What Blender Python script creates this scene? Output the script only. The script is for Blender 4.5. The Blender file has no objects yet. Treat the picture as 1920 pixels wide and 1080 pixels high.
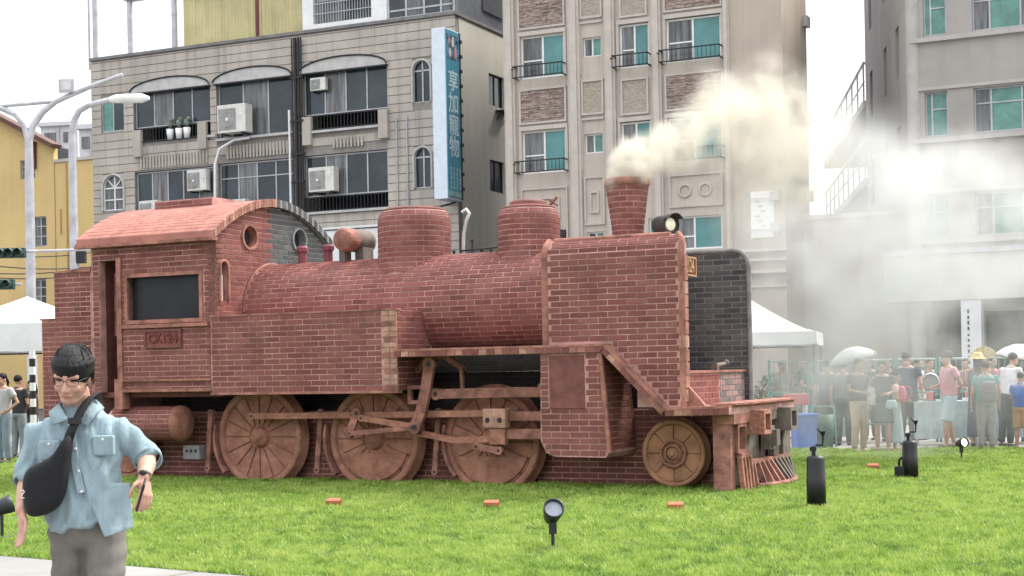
import bpy, bmesh, math, random
import numpy as np
from mathutils import Vector, Matrix

random.seed(7)
rng = np.random.default_rng(7)
SC = bpy.context.scene
COL = SC.collection
PI = math.pi
R = math.radians

# ------------------------------------------------------------------ camera, sky, sun, exposure
CAM_H, FPX, HOR, ROLL = 1.55, 2850.0, 690.0, 0.0192      # eye height, focal length in photo pixels, horizon row, roll
cam = bpy.data.cameras.new('camera')
cam_ob = bpy.data.objects.new('camera', cam); COL.objects.link(cam_ob)
cam.sensor_width = 36.0
cam.lens = FPX / 1920.0 * 36.0
cam.shift_y = (HOR - 540.0) / 1920.0
cam.clip_end = 2000.0
cam_ob.location = (0, 0, CAM_H)
cam_ob.matrix_world = Matrix.Translation((0, 0, CAM_H)) @ Matrix.Rotation(PI/2, 4, 'X') @ Matrix.Rotation(-ROLL, 4, 'Z')
SC.camera = cam_ob

SUN_EL, SUN_AZ = R(50), R(56)          # azimuth measured from +Y (away from the camera) towards +X
world = bpy.data.worlds.new('World'); SC.world = world; world.use_nodes = True
nt = world.node_tree; nt.nodes.clear()
wo = nt.nodes.new('ShaderNodeOutputWorld'); bg = nt.nodes.new('ShaderNodeBackground')
sky = nt.nodes.new('ShaderNodeTexSky'); sky.sky_type = 'NISHITA'; sky.sun_disc = False
sky.sun_elevation = SUN_EL; sky.sun_rotation = SUN_AZ
sky.air_density = 1.0; sky.dust_density = 6.0; sky.ozone_density = 1.0
mixw = nt.nodes.new('ShaderNodeMix'); mixw.data_type = 'RGBA'; mixw.inputs[0].default_value = 0.8
mixw.inputs[7].default_value = (8.2, 8.3, 8.5, 1)     # thin bright overcast over the blue
wtc = nt.nodes.new('ShaderNodeTexCoord'); wsp = nt.nodes.new('ShaderNodeSeparateXYZ'); wmr = nt.nodes.new('ShaderNodeMapRange')
wmr.inputs[1].default_value = 0.0; wmr.inputs[2].default_value = 1.0; wmr.inputs[3].default_value = 0.62; wmr.inputs[4].default_value = 1.75   # overcast luminance: horizon to zenith
wml = nt.nodes.new('ShaderNodeVectorMath'); wml.operation = 'SCALE'
nt.links.new(wtc.outputs['Generated'], wsp.inputs[0]); nt.links.new(wsp.outputs[2], wmr.inputs[0])
nt.links.new(sky.outputs[0], mixw.inputs[6]); nt.links.new(mixw.outputs[2], wml.inputs[0]); nt.links.new(wmr.outputs[0], wml.inputs['Scale'])
nt.links.new(wml.outputs[0], bg.inputs[0])
bg.inputs[1].default_value = 0.10
nt.links.new(bg.outputs[0], wo.inputs[0])

sun = bpy.data.lights.new('sun', 'SUN'); sun.energy = 2.3; sun.angle = R(12); sun.color = (1.0, 0.95, 0.86)
sun_ob = bpy.data.objects.new('sun', sun); COL.objects.link(sun_ob)
sdir = Vector((math.cos(SUN_EL)*math.sin(SUN_AZ), math.cos(SUN_EL)*math.cos(SUN_AZ), math.sin(SUN_EL)))
sun_ob.rotation_euler = sdir.to_track_quat('Z', 'Y').to_euler()
sun_ob.location = (10, 30, 40)

SC.view_settings.view_transform = 'Standard'; SC.view_settings.look = 'None'
SC.view_settings.gamma = 1.0; SC.view_settings.exposure = 1.15
SC.cycles.use_denoising = True
SC.cycles.max_bounces = 8; SC.cycles.diffuse_bounces = 4; SC.cycles.glossy_bounces = 3
SC.cycles.transparent_max_bounces = 12; SC.cycles.volume_bounces = 4
SC.cycles.volume_step_rate = 0.9; SC.cycles.volume_max_steps = 128

# ------------------------------------------------------------------ measuring helpers
def ray(px, py):
    ax = (px-960)/FPX; az = (HOR-py)/FPX
    return ax*math.cos(ROLL)+az*math.sin(ROLL), -ax*math.sin(ROLL)+az*math.cos(ROLL)
def at(px, py, d):
    x, z = ray(px, py); return Vector((x*d, d, CAM_H+z*d))
def on_ground(px, py):
    x, z = ray(px, py); d = -CAM_H/z; return Vector((x*d, d, 0))

# ------------------------------------------------------------------ mesh builder
class MB:
    def __init__(s): s.v=[]; s.f=[]; s.m=[]; s.sm=[]; s.t=[]
    def add(s, vs, fs, mat=0, smooth=False, tone=0.0):
        o=len(s.v); s.v.extend([tuple(p) for p in vs])
        for f in fs:
            s.f.append(tuple(i+o for i in f)); s.m.append(mat); s.sm.append(smooth); s.t.append(tone)
        return s
    def box(s, x0,x1,y0,y1,z0,z1, mat=0, tone=0.0):
        if x0>x1: x0,x1=x1,x0
        if y0>y1: y0,y1=y1,y0
        if z0>z1: z0,z1=z1,z0
        vs=[(x0,y0,z0),(x1,y0,z0),(x1,y1,z0),(x0,y1,z0),(x0,y0,z1),(x1,y0,z1),(x1,y1,z1),(x0,y1,z1)]
        return s.add(vs,[(0,3,2,1),(4,5,6,7),(0,1,5,4),(1,2,6,5),(2,3,7,6),(3,0,4,7)],mat,False,tone)
    def bar(s, p0, p1, w, h, up=(0,0,1), mat=0):
        """box beam from p0 to p1, w across, h along 'up'"""
        p0=Vector(p0); p1=Vector(p1); d=(p1-p0).normalized(); u=Vector(up)
        a=d.cross(u)
        if a.length<1e-4: a=d.cross(Vector((1,0,0)))
        a.normalize(); b=a.cross(d).normalized()
        vs=[]
        for p in (p0,p1):
            for i,j in ((-1,-1),(1,-1),(1,1),(-1,1)): vs.append(p+a*(i*w/2)+b*(j*h/2))
        return s.add(vs,[(0,1,2,3),(7,6,5,4),(0,4,5,1),(1,5,6,2),(2,6,7,3),(3,7,4,0)],mat)
    def tube(s, pts, rad, n=10, mat=0, caps=True, smooth=True):
        pts=[Vector(p) for p in pts]; k=len(pts)
        rad=[rad]*k if not isinstance(rad,(list,tuple)) else rad
        vs=[]; prev=None
        for i,p in enumerate(pts):
            t=(pts[min(i+1,k-1)]-pts[max(i-1,0)]).normalized()
            if prev is None:
                ref=Vector((0,0,1)) if abs(t.z)<.9 else Vector((1,0,0))
                a=t.cross(ref).normalized()
            else:
                a=prev-t*prev.dot(t)
                a=a.normalized() if a.length>1e-6 else t.orthogonal().normalized()
            prev=a; b=t.cross(a)
            for j in range(n):
                th=2*PI*j/n; vs.append(p+(a*math.cos(th)+b*math.sin(th))*rad[i])
        fs=[]
        for i in range(k-1):
            for j in range(n):
                fs.append((i*n+j,i*n+(j+1)%n,(i+1)*n+(j+1)%n,(i+1)*n+j))
        s.add(vs,fs,mat,smooth)
        if caps:
            s.add([vs[j] for j in range(n)],[tuple(reversed(range(n)))],mat)
            s.add([vs[(k-1)*n+j] for j in range(n)],[tuple(range(n))],mat)
        return s
    def lathe(s, prof, n=24, c=(0,0,0), axis='z', mat=0, smooth=True, a0=0.0, a1=2*PI):
        """prof: list of (radius, height along axis)"""
        c=Vector(c); k=len(prof); full=abs(a1-a0-2*PI)<1e-6; m=n if full else n+1
        vs=[]
        for r,h in prof:
            for j in range(m):
                th=a0+(a1-a0)*j/n; x,y=r*math.cos(th),r*math.sin(th)
                if axis=='z': p=(x,y,h)
                elif axis=='x': p=(h,x,y)
                else: p=(y,h,x)
                vs.append(c+Vector(p))
        fs=[]
        for i in range(k-1):
            for j in range(n):
                j2=(j+1)%m if full else j+1
                fs.append((i*m+j,i*m+j2,(i+1)*m+j2,(i+1)*m+j))
        return s.add(vs,fs,mat,smooth)
    def disc(s, c, r, axis='x', n=24, mat=0, flip=False):
        vs=[]
        for j in range(n):
            th=2*PI*j/n; x,y=r*math.cos(th),r*math.sin(th)
            p={'z':(x,y,0),'x':(0,x,y),'y':(y,0,x)}[axis]
            vs.append(Vector(c)+Vector(p))
        f=tuple(range(n)); return s.add(vs,[tuple(reversed(f)) if flip else f],mat)
    def prism(s, poly, d0, d1, plane='xz', mat=0):
        """poly 2d outline extruded along the third axis between d0 and d1"""
        n=len(poly)
        def P(a,b,d): return {'xz':(a,d,b),'xy':(a,b,d),'yz':(d,a,b)}[plane]
        vs=[P(a,b,d0) for a,b in poly]+[P(a,b,d1) for a,b in poly]
        fs=[tuple(range(n)),tuple(reversed(range(n,2*n)))]+[(i,i+n,(i+1)%n+n,(i+1)%n) for i in range(n)]
        return s.add(vs,fs,mat)
    def ball(s, c, r, n=12, k=8, mat=0, rot=None):
        r=(r,r,r) if not isinstance(r,(list,tuple)) else r
        vs=[]; fs=[]
        for i in range(1,k):
            ph=PI*i/k
            for j in range(n):
                th=2*PI*j/n
                p=Vector((r[0]*math.sin(ph)*math.cos(th), r[1]*math.sin(ph)*math.sin(th), r[2]*math.cos(ph)))
                if rot is not None: p=rot@p
                vs.append(Vector(c)+p)
        top=Vector((0,0,r[2])); bot=Vector((0,0,-r[2]))
        if rot is not None: top=rot@top; bot=rot@bot
        vs.append(Vector(c)+top); vs.append(Vector(c)+bot); a=len(vs)-2; b=a+1
        for i in range(k-2):
            for j in range(n):
                fs.append((i*n+j,(i+1)*n+j,(i+1)*n+(j+1)%n,i*n+(j+1)%n))
        for j in range(n):
            fs.append((a,j,(j+1)%n)); fs.append((b,(k-2)*n+(j+1)%n,(k-2)*n+j))
        return s.add(vs,fs,mat,True)
    def limb(s, pts, radii, n=12, mat=0, side=None, ek=.8):
        """closed tapered chain with rounded ends; radius may be (a,b): a along 'side', b across"""
        pts=[Vector(p) for p in pts]; k=len(pts)
        rr=[(r,r) if not isinstance(r,(list,tuple)) else r for r in radii]
        P=[];Q=[]
        t0=(pts[0]-pts[1]).normalized(); t1=(pts[-1]-pts[-2]).normalized()
        for q in (1.0,.92,.7,.38):
            P.append(pts[0]+t0*(min(rr[0])*math.sin(math.acos(math.sqrt(max(0,1-q*q))) if q<1 else PI/2)*.8)); w=math.sqrt(max(1-q*q,0.0016)); Q.append((rr[0][0]*w,rr[0][1]*w))
        for i in range(k): P.append(pts[i]); Q.append(rr[i])
        for q in (.38,.7,.92,1.0):
            P.append(pts[-1]+t1*(min(rr[-1])*q*ek)); w=math.sqrt(max(1-q*q,0.0016)); Q.append((rr[-1][0]*w,rr[-1][1]*w))
        vs=[]; K=len(P); prev=None
        sd=Vector(side) if side else None
        for i in range(K):
            t=(P[min(i+1,K-1)]-P[max(i-1,0)])
            t=t.normalized() if t.length>1e-7 else t1
            if sd is not None: a=sd-t*sd.dot(t)
            elif prev is None: a=t.orthogonal()
            else: a=prev-t*prev.dot(t)
            a.normalize(); prev=a; b=t.cross(a)
            for j in range(n):
                th=2*PI*j/n; vs.append(P[i]+a*(Q[i][0]*math.cos(th))+b*(Q[i][1]*math.sin(th)))
        fs=[]
        for i in range(K-1):
            for j in range(n): fs.append((i*n+j,i*n+(j+1)%n,(i+1)*n+(j+1)%n,(i+1)*n+j))
        fs.append(tuple(reversed(range(n)))); fs.append(tuple((K-1)*n+j for j in range(n)))
        return s.add(vs,fs,mat,True)
    def mesh(s, name, mats):
        me=bpy.data.meshes.new(name); me.from_pydata(s.v,[],s.f)
        for m in mats: me.materials.append(m)
        nf=len(me.polygons)
        if nf==len(s.f):
            me.polygons.foreach_set('material_index', s.m)
            me.polygons.foreach_set('use_smooth', s.sm)
            if any(s.t):
                a=me.attributes.new('tone','FLOAT','FACE'); a.data.foreach_set('value', s.t)
        me.update()
        return me
    def build(s, name, mats, parent=None, loc=None, rotz=None, bevel=0.0, solid=None):
        if not isinstance(mats,(list,tuple)): mats=[mats]
        return link(name, s.mesh(name,mats), parent, loc, rotz, bevel)

def link(name, me, parent=None, loc=None, rotz=None, bevel=0.0):
    ob=bpy.data.objects.new(name, me); COL.objects.link(ob)
    if parent is not None: ob.parent=parent
    if loc is not None: ob.location=loc
    if rotz is not None: ob.rotation_euler=(0,0,rotz)
    if bevel:
        b=ob.modifiers.new('bevel','BEVEL'); b.width=bevel; b.segments=2; b.limit_method='ANGLE'; b.angle_limit=R(40)
    return ob
def thing(name, label, cat, loc=(0,0,0), rotz=0.0, group=None):
    o=bpy.data.objects.new(name,None); COL.objects.link(o); o.location=loc; o.rotation_euler=(0,0,rotz)
    o.empty_display_size=.2
    tag(o,label,cat,group); return o
def tag(o,label=None,cat=None,group=None,kind=None):
    if label: o['label']=label
    if cat: o['category']=cat
    if group: o['group']=group
    if kind: o['kind']=kind
    return o
def copy_tree(o, parent=None):
    c=o.copy(); COL.objects.link(c); c.parent=parent
    for ch in list(o.children): copy_tree(ch,c)
    return c
def fused(mb, name, mats, parent, voxel=0.012, smooth=6, disp=None):
    """one continuous skin over overlapping closed shapes"""
    me=mb.mesh(name+'_src',mats if isinstance(mats,(list,tuple)) else [mats])
    ob=bpy.data.objects.new(name,me); COL.objects.link(ob)
    r=ob.modifiers.new('r','REMESH'); r.mode='VOXEL'; r.voxel_size=voxel; r.use_smooth_shade=True
    if smooth:
        sm=ob.modifiers.new('s','SMOOTH'); sm.iterations=smooth; sm.factor=.5
    dg=bpy.context.evaluated_depsgraph_get()
    out=bpy.data.meshes.new_from_object(ob.evaluated_get(dg))
    out.name=name
    bpy.data.objects.remove(ob); bpy.data.meshes.remove(me)
    if len(out.materials)==0:
        for m in (mats if isinstance(mats,(list,tuple)) else [mats]): out.materials.append(m)
    if disp:
        co=np.empty(len(out.vertices)*3); out.vertices.foreach_get('co',co); co=co.reshape(-1,3)
        no=np.empty(len(out.vertices)*3); out.vertices.foreach_get('normal',no); no=no.reshape(-1,3)
        co+=no*disp(co)[:,None]; out.vertices.foreach_set('co',co.ravel()); out.update()
    return link(name,out,parent)
def text_mesh(body, name, mats, size=1.0, extrude=0.0, align='CENTER', bold=0.0):
    cu=bpy.data.curves.new(name,'FONT'); cu.body=body; cu.size=size; cu.extrude=extrude; cu.align_x=align; cu.align_y='CENTER'
    cu.offset=bold; cu.resolution_u=3
    ob=bpy.data.objects.new(name,cu); COL.objects.link(ob)
    dg=bpy.context.evaluated_depsgraph_get()
    me=bpy.data.meshes.new_from_object(ob.evaluated_get(dg)); me.name=name
    bpy.data.objects.remove(ob); bpy.data.curves.remove(cu)
    me.materials.clear(); me.materials.append(mats)
    return me

# ------------------------------------------------------------------ materials
MATS={}
def mat(name, col, rough=.7, var=.12, scale=3.0, bump=0.0, bscale=40.0, metal=0.0, col2=None, stretch=None, spec=.4, emit=None, streak=0.0, trans=0.0):
    if name in MATS: return MATS[name]
    m=bpy.data.materials.new(name); m.use_nodes=True; t=m.node_tree; N=t.nodes; Lk=t.links
    p=N['Principled BSDF']; p.inputs['Roughness'].default_value=rough; p.inputs['Metallic'].default_value=metal
    p.inputs['Specular IOR Level'].default_value=spec
    tc=N.new('ShaderNodeTexCoord'); src=tc.outputs['Object']
    if stretch:
        mp=N.new('ShaderNodeMapping'); mp.inputs['Scale'].default_value=stretch; Lk.new(src,mp.inputs[0]); s2=mp.outputs[0]
    else: s2=src
    n=N.new('ShaderNodeTexNoise'); n.inputs['Scale'].default_value=scale; n.inputs['Detail'].default_value=6; n.inputs['Roughness'].default_value=.6
    Lk.new(s2,n.inputs['Vector'])
    c2=col2 if col2 else tuple(max(0,c*(1-2.2*var)) for c in col)
    c1=tuple(min(1,c*(1+var)) for c in col)
    mr=N.new('ShaderNodeMapRange'); mr.inputs[1].default_value=.32; mr.inputs[2].default_value=.68
    Lk.new(n.outputs[0],mr.inputs[0])
    mx=N.new('ShaderNodeMix'); mx.data_type='RGBA'; mx.inputs[6].default_value=(*c2,1); mx.inputs[7].default_value=(*c1,1)
    Lk.new(mr.outputs[0],mx.inputs[0]); out=mx.outputs[2]
    if streak>0:
        mp=N.new('ShaderNodeMapping'); mp.inputs['Scale'].default_value=(2.2,2.2,.10); Lk.new(src,mp.inputs[0])
        ns=N.new('ShaderNodeTexNoise'); ns.inputs['Scale'].default_value=1.6; ns.inputs['Detail'].default_value=8; ns.inputs['Roughness'].default_value=.7; Lk.new(mp.outputs[0],ns.inputs['Vector'])
        m2=N.new('ShaderNodeMapRange'); m2.inputs[1].default_value=.5; m2.inputs[2].default_value=.72; m2.inputs[4].default_value=streak; Lk.new(ns.outputs[0],m2.inputs[0])
        mx2=N.new('ShaderNodeMix'); mx2.data_type='RGBA'; mx2.inputs[7].default_value=(*(c*.35 for c in col),1)
        Lk.new(m2.outputs[0],mx2.inputs[0]); Lk.new(out,mx2.inputs[6]); out=mx2.outputs[2]
    Lk.new(out,p.inputs['Base Color'])
    if bump>0:
        nb=N.new('ShaderNodeTexNoise'); nb.inputs['Scale'].default_value=bscale; nb.inputs['Detail'].default_value=5
        Lk.new(s2,nb.inputs['Vector'])
        b=N.new('ShaderNodeBump'); b.inputs['Strength'].default_value=bump; b.inputs['Distance'].default_value=.02
        Lk.new(nb.outputs[0],b.inputs['Height']); Lk.new(b.outputs[0],p.inputs['Normal'])
    if emit: p.inputs['Emission Color'].default_value=(*emit[:3],1); p.inputs['Emission Strength'].default_value=emit[3]
    if trans: p.inputs['Transmission Weight'].default_value=trans
    MATS[name]=m; return m
def brick_mat(name, cols, rough=.8, stain=(.6,.42,.36), stain_amt=.25):
    """fired brick: every brick its own tone, blotches and pale bloom"""
    m=bpy.data.materials.new(name); m.use_nodes=True; t=m.node_tree; N=t.nodes; Lk=t.links
    p=N['Principled BSDF']; p.inputs['Roughness'].default_value=rough; p.inputs['Specular IOR Level'].default_value=.3
    at_=N.new('ShaderNodeAttribute'); at_.attribute_name='tone'
    oi=N.new('ShaderNodeObjectInfo')
    ad=N.new('ShaderNodeMath'); ad.operation='ADD'; Lk.new(at_.outputs['Fac'],ad.inputs[0]); Lk.new(oi.outputs['Random'],ad.inputs[1])
    fr=N.new('ShaderNodeMath'); fr.operation='FRACT'; Lk.new(ad.outputs[0],fr.inputs[0])
    cr=N.new('ShaderNodeValToRGB'); e=cr.color_ramp.elements
    e[0].position=0; e[0].color=(*cols[0],1); e[1].position=1; e[1].color=(*cols[-1],1)
    for i,c in enumerate(cols[1:-1]): k=e.new((i+1)/(len(cols)-1)); k.color=(*c,1)
    Lk.new(fr.outputs[0],cr.inputs[0])
    tc=N.new('ShaderNodeTexCoord'); gp=N.new('ShaderNodeNewGeometry')
    n=N.new('ShaderNodeTexNoise'); n.inputs['Scale'].default_value=2.3; n.inputs['Detail'].default_value=9; n.inputs['Roughness'].default_value=.65
    Lk.new(gp.outputs['Position'],n.inputs['Vector'])
    mr=N.new('ShaderNodeMapRange'); mr.inputs[1].default_value=.42; mr.inputs[2].default_value=.75; mr.inputs[4].default_value=stain_amt; Lk.new(n.outputs[0],mr.inputs[0])
    mx=N.new('ShaderNodeMix'); mx.data_type='RGBA'; mx.inputs[7].default_value=(*stain,1); Lk.new(mr.outputs[0],mx.inputs[0]); Lk.new(cr.outputs[0],mx.inputs[6])
    nw=N.new('ShaderNodeTexNoise'); nw.inputs['Scale'].default_value=.9; nw.inputs['Detail'].default_value=7; nw.inputs['Roughness'].default_value=.7; Lk.new(gp.outputs['Position'],nw.inputs['Vector'])
    mw=N.new('ShaderNodeMapRange'); mw.inputs[1].default_value=.3; mw.inputs[2].default_value=.7; mw.inputs[3].default_value=.84; mw.inputs[4].default_value=1.14; Lk.new(nw.outputs[0],mw.inputs[0])
    vs_=N.new('ShaderNodeVectorMath'); vs_.operation='SCALE'; Lk.new(mx.outputs[2],vs_.inputs[0]); Lk.new(mw.outputs[0],vs_.inputs['Scale'])
    Lk.new(vs_.outputs[0],p.inputs['Base Color'])
    nb=N.new('ShaderNodeTexNoise'); nb.inputs['Scale'].default_value=55; nb.inputs['Detail'].default_value=5; Lk.new(gp.outputs['Position'],nb.inputs['Vector'])
    b=N.new('ShaderNodeBump'); b.inputs['Strength'].default_value=.5; b.inputs['Distance'].default_value=.012
    Lk.new(nb.outputs[0],b.inputs['Height']); Lk.new(b.outputs[0],p.inputs['Normal'])
    MATS[name]=m; return m
# ------------------------------------------------------------------ shared materials
M_white=mat('white_paint',(.78,.78,.77),.5,.05)
M_alu=mat('aluminium',(.45,.46,.48),.4,.08,metal=.3)
M_black=mat('black_metal',(.02,.02,.022),.45,.1)
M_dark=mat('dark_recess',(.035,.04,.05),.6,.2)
M_glass=mat('dark_glass',(.03,.045,.055),.12,.25,scale=.7,spec=.6)
M_glass2=mat('grey_glass',(.17,.175,.18),.15,.35,scale=1.3,spec=.6,stretch=(5,5,.35))
M_teal=mat('teal_pane',(.10,.27,.27),.22,.14,scale=.9,spec=.5)
M_green=mat('green_pane',(.12,.28,.24),.25,.12,spec=.5)
M_ac=mat('ac_casing',(.68,.67,.62),.5,.08,streak=.25)
M_grille=mat('ac_grille',(.3,.3,.29),.6,.15)
M_pole=mat('galvanised_pole',(.5,.5,.53),.45,.12,metal=.2)

# ------------------------------------------------------------------ ground, street, pavements, lawn
def sheet(name, poly, z, m, kind='structure'):
    mb=MB(); mb.add([(x,y,z) for x,y in poly],[tuple(range(len(poly)))]); return tag(mb.build(name,m),kind=kind)
M_asph=mat('asphalt',(.10,.10,.105),.9,.2,scale=1.2,bump=.3,bscale=60)
M_pave=mat('plaza_paving',(.30,.29,.275),.85,.12,scale=.8,bump=.15,bscale=30)
M_path=mat('path_concrete',(.255,.25,.24),.85,.10,scale=1.1,bump=.2,bscale=45)
M_soil=mat('lawn_soil',(.04,.07,.015),.95,.35,scale=2.5,bump=.5,bscale=30)
sheet('ground',[(-600,-60),(600,-60),(600,900),(-600,900)],-.06,M_asph)
LAWN=[(-24,26.2),(-16,20.9),(-10,16.9),(-4.49,13.25),(-2.03,11.61),(2,8.9),(10,3.6),(26,3),(26,23),(8.64,26.3),(5.1,27.0),(-9.8,29.5),(-24,31.8)]
# paved plaza behind the lawn, laid in large slabs; path in front of the lawn
sheet('plaza_pavement',[(-40,33.8),(-24,31.9),(-9.8,29.6),(5.1,27.1),(8.64,26.4),(26,23.1),(40,21),(40,36),(-40,48)],-.01,M_pave)
pv=sheet('path_pavement',[(-24,26.5),(-16,21.2),(-10,17.2),(-4.49,13.55),(-2.03,11.91),(2,9.2),(10,3.9),(26,3.3),(26,-6),(-24,-6)],-.01,M_path)
sheet('lawn',LAWN,0.0,M_soil)
# slab joints of the path: separate slabs along the lawn edge
k=0
ed=Vector((2.46,-1.64)).normalized(); en=Vector((-ed.y,ed.x))*-1
p0=Vector((-4.49,13.25))
for row in range(3):
    for i in range(-7,4):
        a=p0+ed*(i*1.2+.006)+en*(row*1.2+.02); mb=MB()
        q=[a,a+ed*1.188,a+ed*1.188+en*1.188,a+en*1.188]
        mb.prism([(v.x,v.y) for v in q],-.02,.002+.002*((i+row)%2),'xy')
        mb.build('paving_slab',M_path,pv)

# grass: single blades over the whole lawn
def in_poly(px,py,poly):
    x=px; y=py; ins=np.zeros(len(x),bool); n=len(poly)
    for i in range(n):
        x1,y1=poly[i]; x2,y2=poly[(i+1)%n]
        c=((y1>y)!=(y2>y))&(x<(x2-x1)*(y-y1)/(y2-y1+1e-12)+x1); ins^=c
    return ins
def lattice_noise(x,y,s,seed):
    g=np.random.default_rng(seed).random((256,256)); u=x*s; v=y*s
    i=np.floor(u).astype(int); j=np.floor(v).astype(int); fu=u-i; fv=v-j
    fu=fu*fu*(3-2*fu); fv=fv*fv*(3-2*fv)
    a=g[i%256,j%256]; b=g[(i+1)%256,j%256]; c=g[i%256,(j+1)%256]; d=g[(i+1)%256,(j+1)%256]
    return a*(1-fu)*(1-fv)+b*fu*(1-fv)+c*(1-fu)*fv+d*fu*fv
def grass():
    N=1400000
    y=9.0+ (30.0-9.0)*rng.random(N)**1.25; x=(rng.random(N)*2-1)*(y*.47+1.2)
    keep=in_poly(x,y,LAWN)
    # no blades inside the locomotive's base
    c,s=math.cos(LOCO_A),math.sin(LOCO_A); lx=(x-LOCO[0])*c-(y-LOCO[1])*s; ly=(x-LOCO[0])*s+(y-LOCO[1])*c
    keep&=~((lx>-7.3)&(lx<3.5)&(ly>-.5)&(ly<1.2))
    tuft=lattice_noise(x,y,5.0,1)*.5+lattice_noise(x,y,13.0,2)*.5
    keep&=rng.random(N)<(.05+1.35*tuft)
    x=x[keep];y=y[keep];tuft=tuft[keep];n=len(x)
    th=rng.random(n)*2*PI; h=(.018+.034*rng.random(n))*(.45+1.15*tuft); w=.010+.008*rng.random(n)
    w*=np.clip(y/16,.8,1.7)
    lean=h*(.3+1.2*rng.random(n)); la=rng.random(n)*2*PI
    P=np.empty((n,3,3))
    P[:,0]=np.stack([x-np.cos(th)*w/2,y-np.sin(th)*w/2,np.full(n,-.004)],1)
    P[:,1]=np.stack([x+np.cos(th)*w/2,y+np.sin(th)*w/2,np.full(n,-.004)],1)
    P[:,2]=np.stack([x+np.cos(la)*lean,y+np.sin(la)*lean,h],1)
    me=bpy.data.meshes.new('grass'); me.vertices.add(n*3); me.vertices.foreach_set('co',P.ravel())
    me.loops.add(n*3); me.loops.foreach_set('vertex_index',np.arange(n*3,dtype=np.int32))
    me.polygons.add(n); me.polygons.foreach_set('loop_start',np.arange(0,n*3,3,dtype=np.int32))
    me.polygons.foreach_set('loop_total',np.full(n,3,np.int32))
    me.update(calc_edges=True)
    big=lattice_noise(x,y,.7,5)*.6+lattice_noise(x,y,2.2,6)*.4
    fine=lattice_noise(x,y,9.0,8)*.5+lattice_noise(x,y,24.0,9)*.5
    tone=np.clip(.28*big+.46*rng.random(n)+.8*(fine-.5)+.35*(tuft-.5)+.30,0,1)
    a=me.attributes.new('tone','FLOAT','FACE'); a.data.foreach_set('value',tone.astype(np.float32))
    m=bpy.data.materials.new('grass_blade'); m.use_nodes=True; t=m.node_tree; Nn=t.nodes; p=Nn['Principled BSDF']
    at_=Nn.new('ShaderNodeAttribute'); at_.attribute_name='tone'; cr=Nn.new('ShaderNodeValToRGB'); e=cr.color_ramp.elements
    e[0].position=.1; e[0].color=(.035,.095,.014,1); e[1].position=.95; e[1].color=(.42,.52,.13,1)
    for ps,cc in ((.4,(.145,.265,.036)),(.7,(.265,.405,.062))): q=e.new(ps); q.color=(*cc,1)
    t.links.new(at_.outputs['Fac'],cr.inputs[0]); t.links.new(cr.outputs[0],p.inputs['Base Color']); p.inputs['Roughness'].default_value=.55
    tr=Nn.new('ShaderNodeBsdfTranslucent'); t.links.new(cr.outputs[0],tr.inputs[0]); mx=Nn.new('ShaderNodeMixShader'); mx.inputs[0].default_value=.4
    t.links.new(p.outputs[0],mx.inputs[1]); t.links.new(tr.outputs[0],mx.inputs[2]); t.links.new(mx.outputs[0],Nn['Material Output'].inputs[0])
    me.materials.append(m)
    ob=link('grass',me); tag(ob,'short bright green grass of the lawn around the brick locomotive','grass',kind='stuff')
LOCO=(0.0252,21.0074); LOCO_A=R(27)
grass()

# ------------------------------------------------------------------ facade helpers (facade in its own xz plane, facing -y)
def cells(mb, x0,x1,z0,z1,y0,y1,ops,mat=0):
    zs=sorted({z0,z1,*[max(z0,min(z1,v)) for o in ops for v in o[2:4]]})
    for a,b in zip(zs[:-1],zs[1:]):
        if b-a<1e-4: continue
        m=(a+b)/2; cur=x0
        for o in sorted([o for o in ops if o[2]<m<o[3]]):
            if o[0]>cur+1e-4: mb.box(cur,min(o[0],x1),y0,y1,a,b,mat)
            cur=max(cur,o[1])
        if cur<x1-1e-4: mb.box(cur,x1,y0,y1,a,b,mat)
def window(parent,x0,x1,z0,z1,y,vs=(),hs=(),fm=None,panes=None,fw=.05,dep=.07,name='window',loc=None,rotz=None):
    """frame with mullions (fractions vs) and transoms (hs: (col, fraction)); every pane its own mesh"""
    fm=fm or M_white; mb=MB()
    mb.box(x0,x1,y,y+dep,z0,z0+fw); mb.box(x0,x1,y,y+dep,z1-fw,z1)
    mb.box(x0,x0+fw,y,y+dep,z0+fw,z1-fw); mb.box(x1-fw,x1,y,y+dep,z0+fw,z1-fw)
    xs=[x0+fw]+[x0+(x1-x0)*v for v in vs]+[x1-fw]
    for v in xs[1:-1]: mb.box(v-fw/2,v+fw/2,y,y+dep,z0+fw,z1-fw)
    for c,f in hs:
        z=z0+(z1-z0)*f; mb.box(xs[c]+fw/2,xs[c+1]-fw/2,y+.002,y+dep,z-fw*.4,z+fw*.4)
    w=mb.build(name,fm,parent,loc,rotz)
    panes=panes or [M_glass]
    for i in range(len(xs)-1):
        q=MB(); q.box(xs[i],xs[i+1],y+dep*.45,y+dep*.7,z0+fw*.5,z1-fw*.5); q.build('pane',panes[i%len(panes)],w)
    return w
def arch_poly(x0,x1,z0,z1,n=10):
    r=(x1-x0)/2; cx=(x0+x1)/2; h=min(r,z1-z0)
    return [(x0,z0),(x1,z0)]+[(cx+r*math.cos(PI*i/n),z1-h+h*math.sin(PI*i/n)) for i in range(n+1)]
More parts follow.
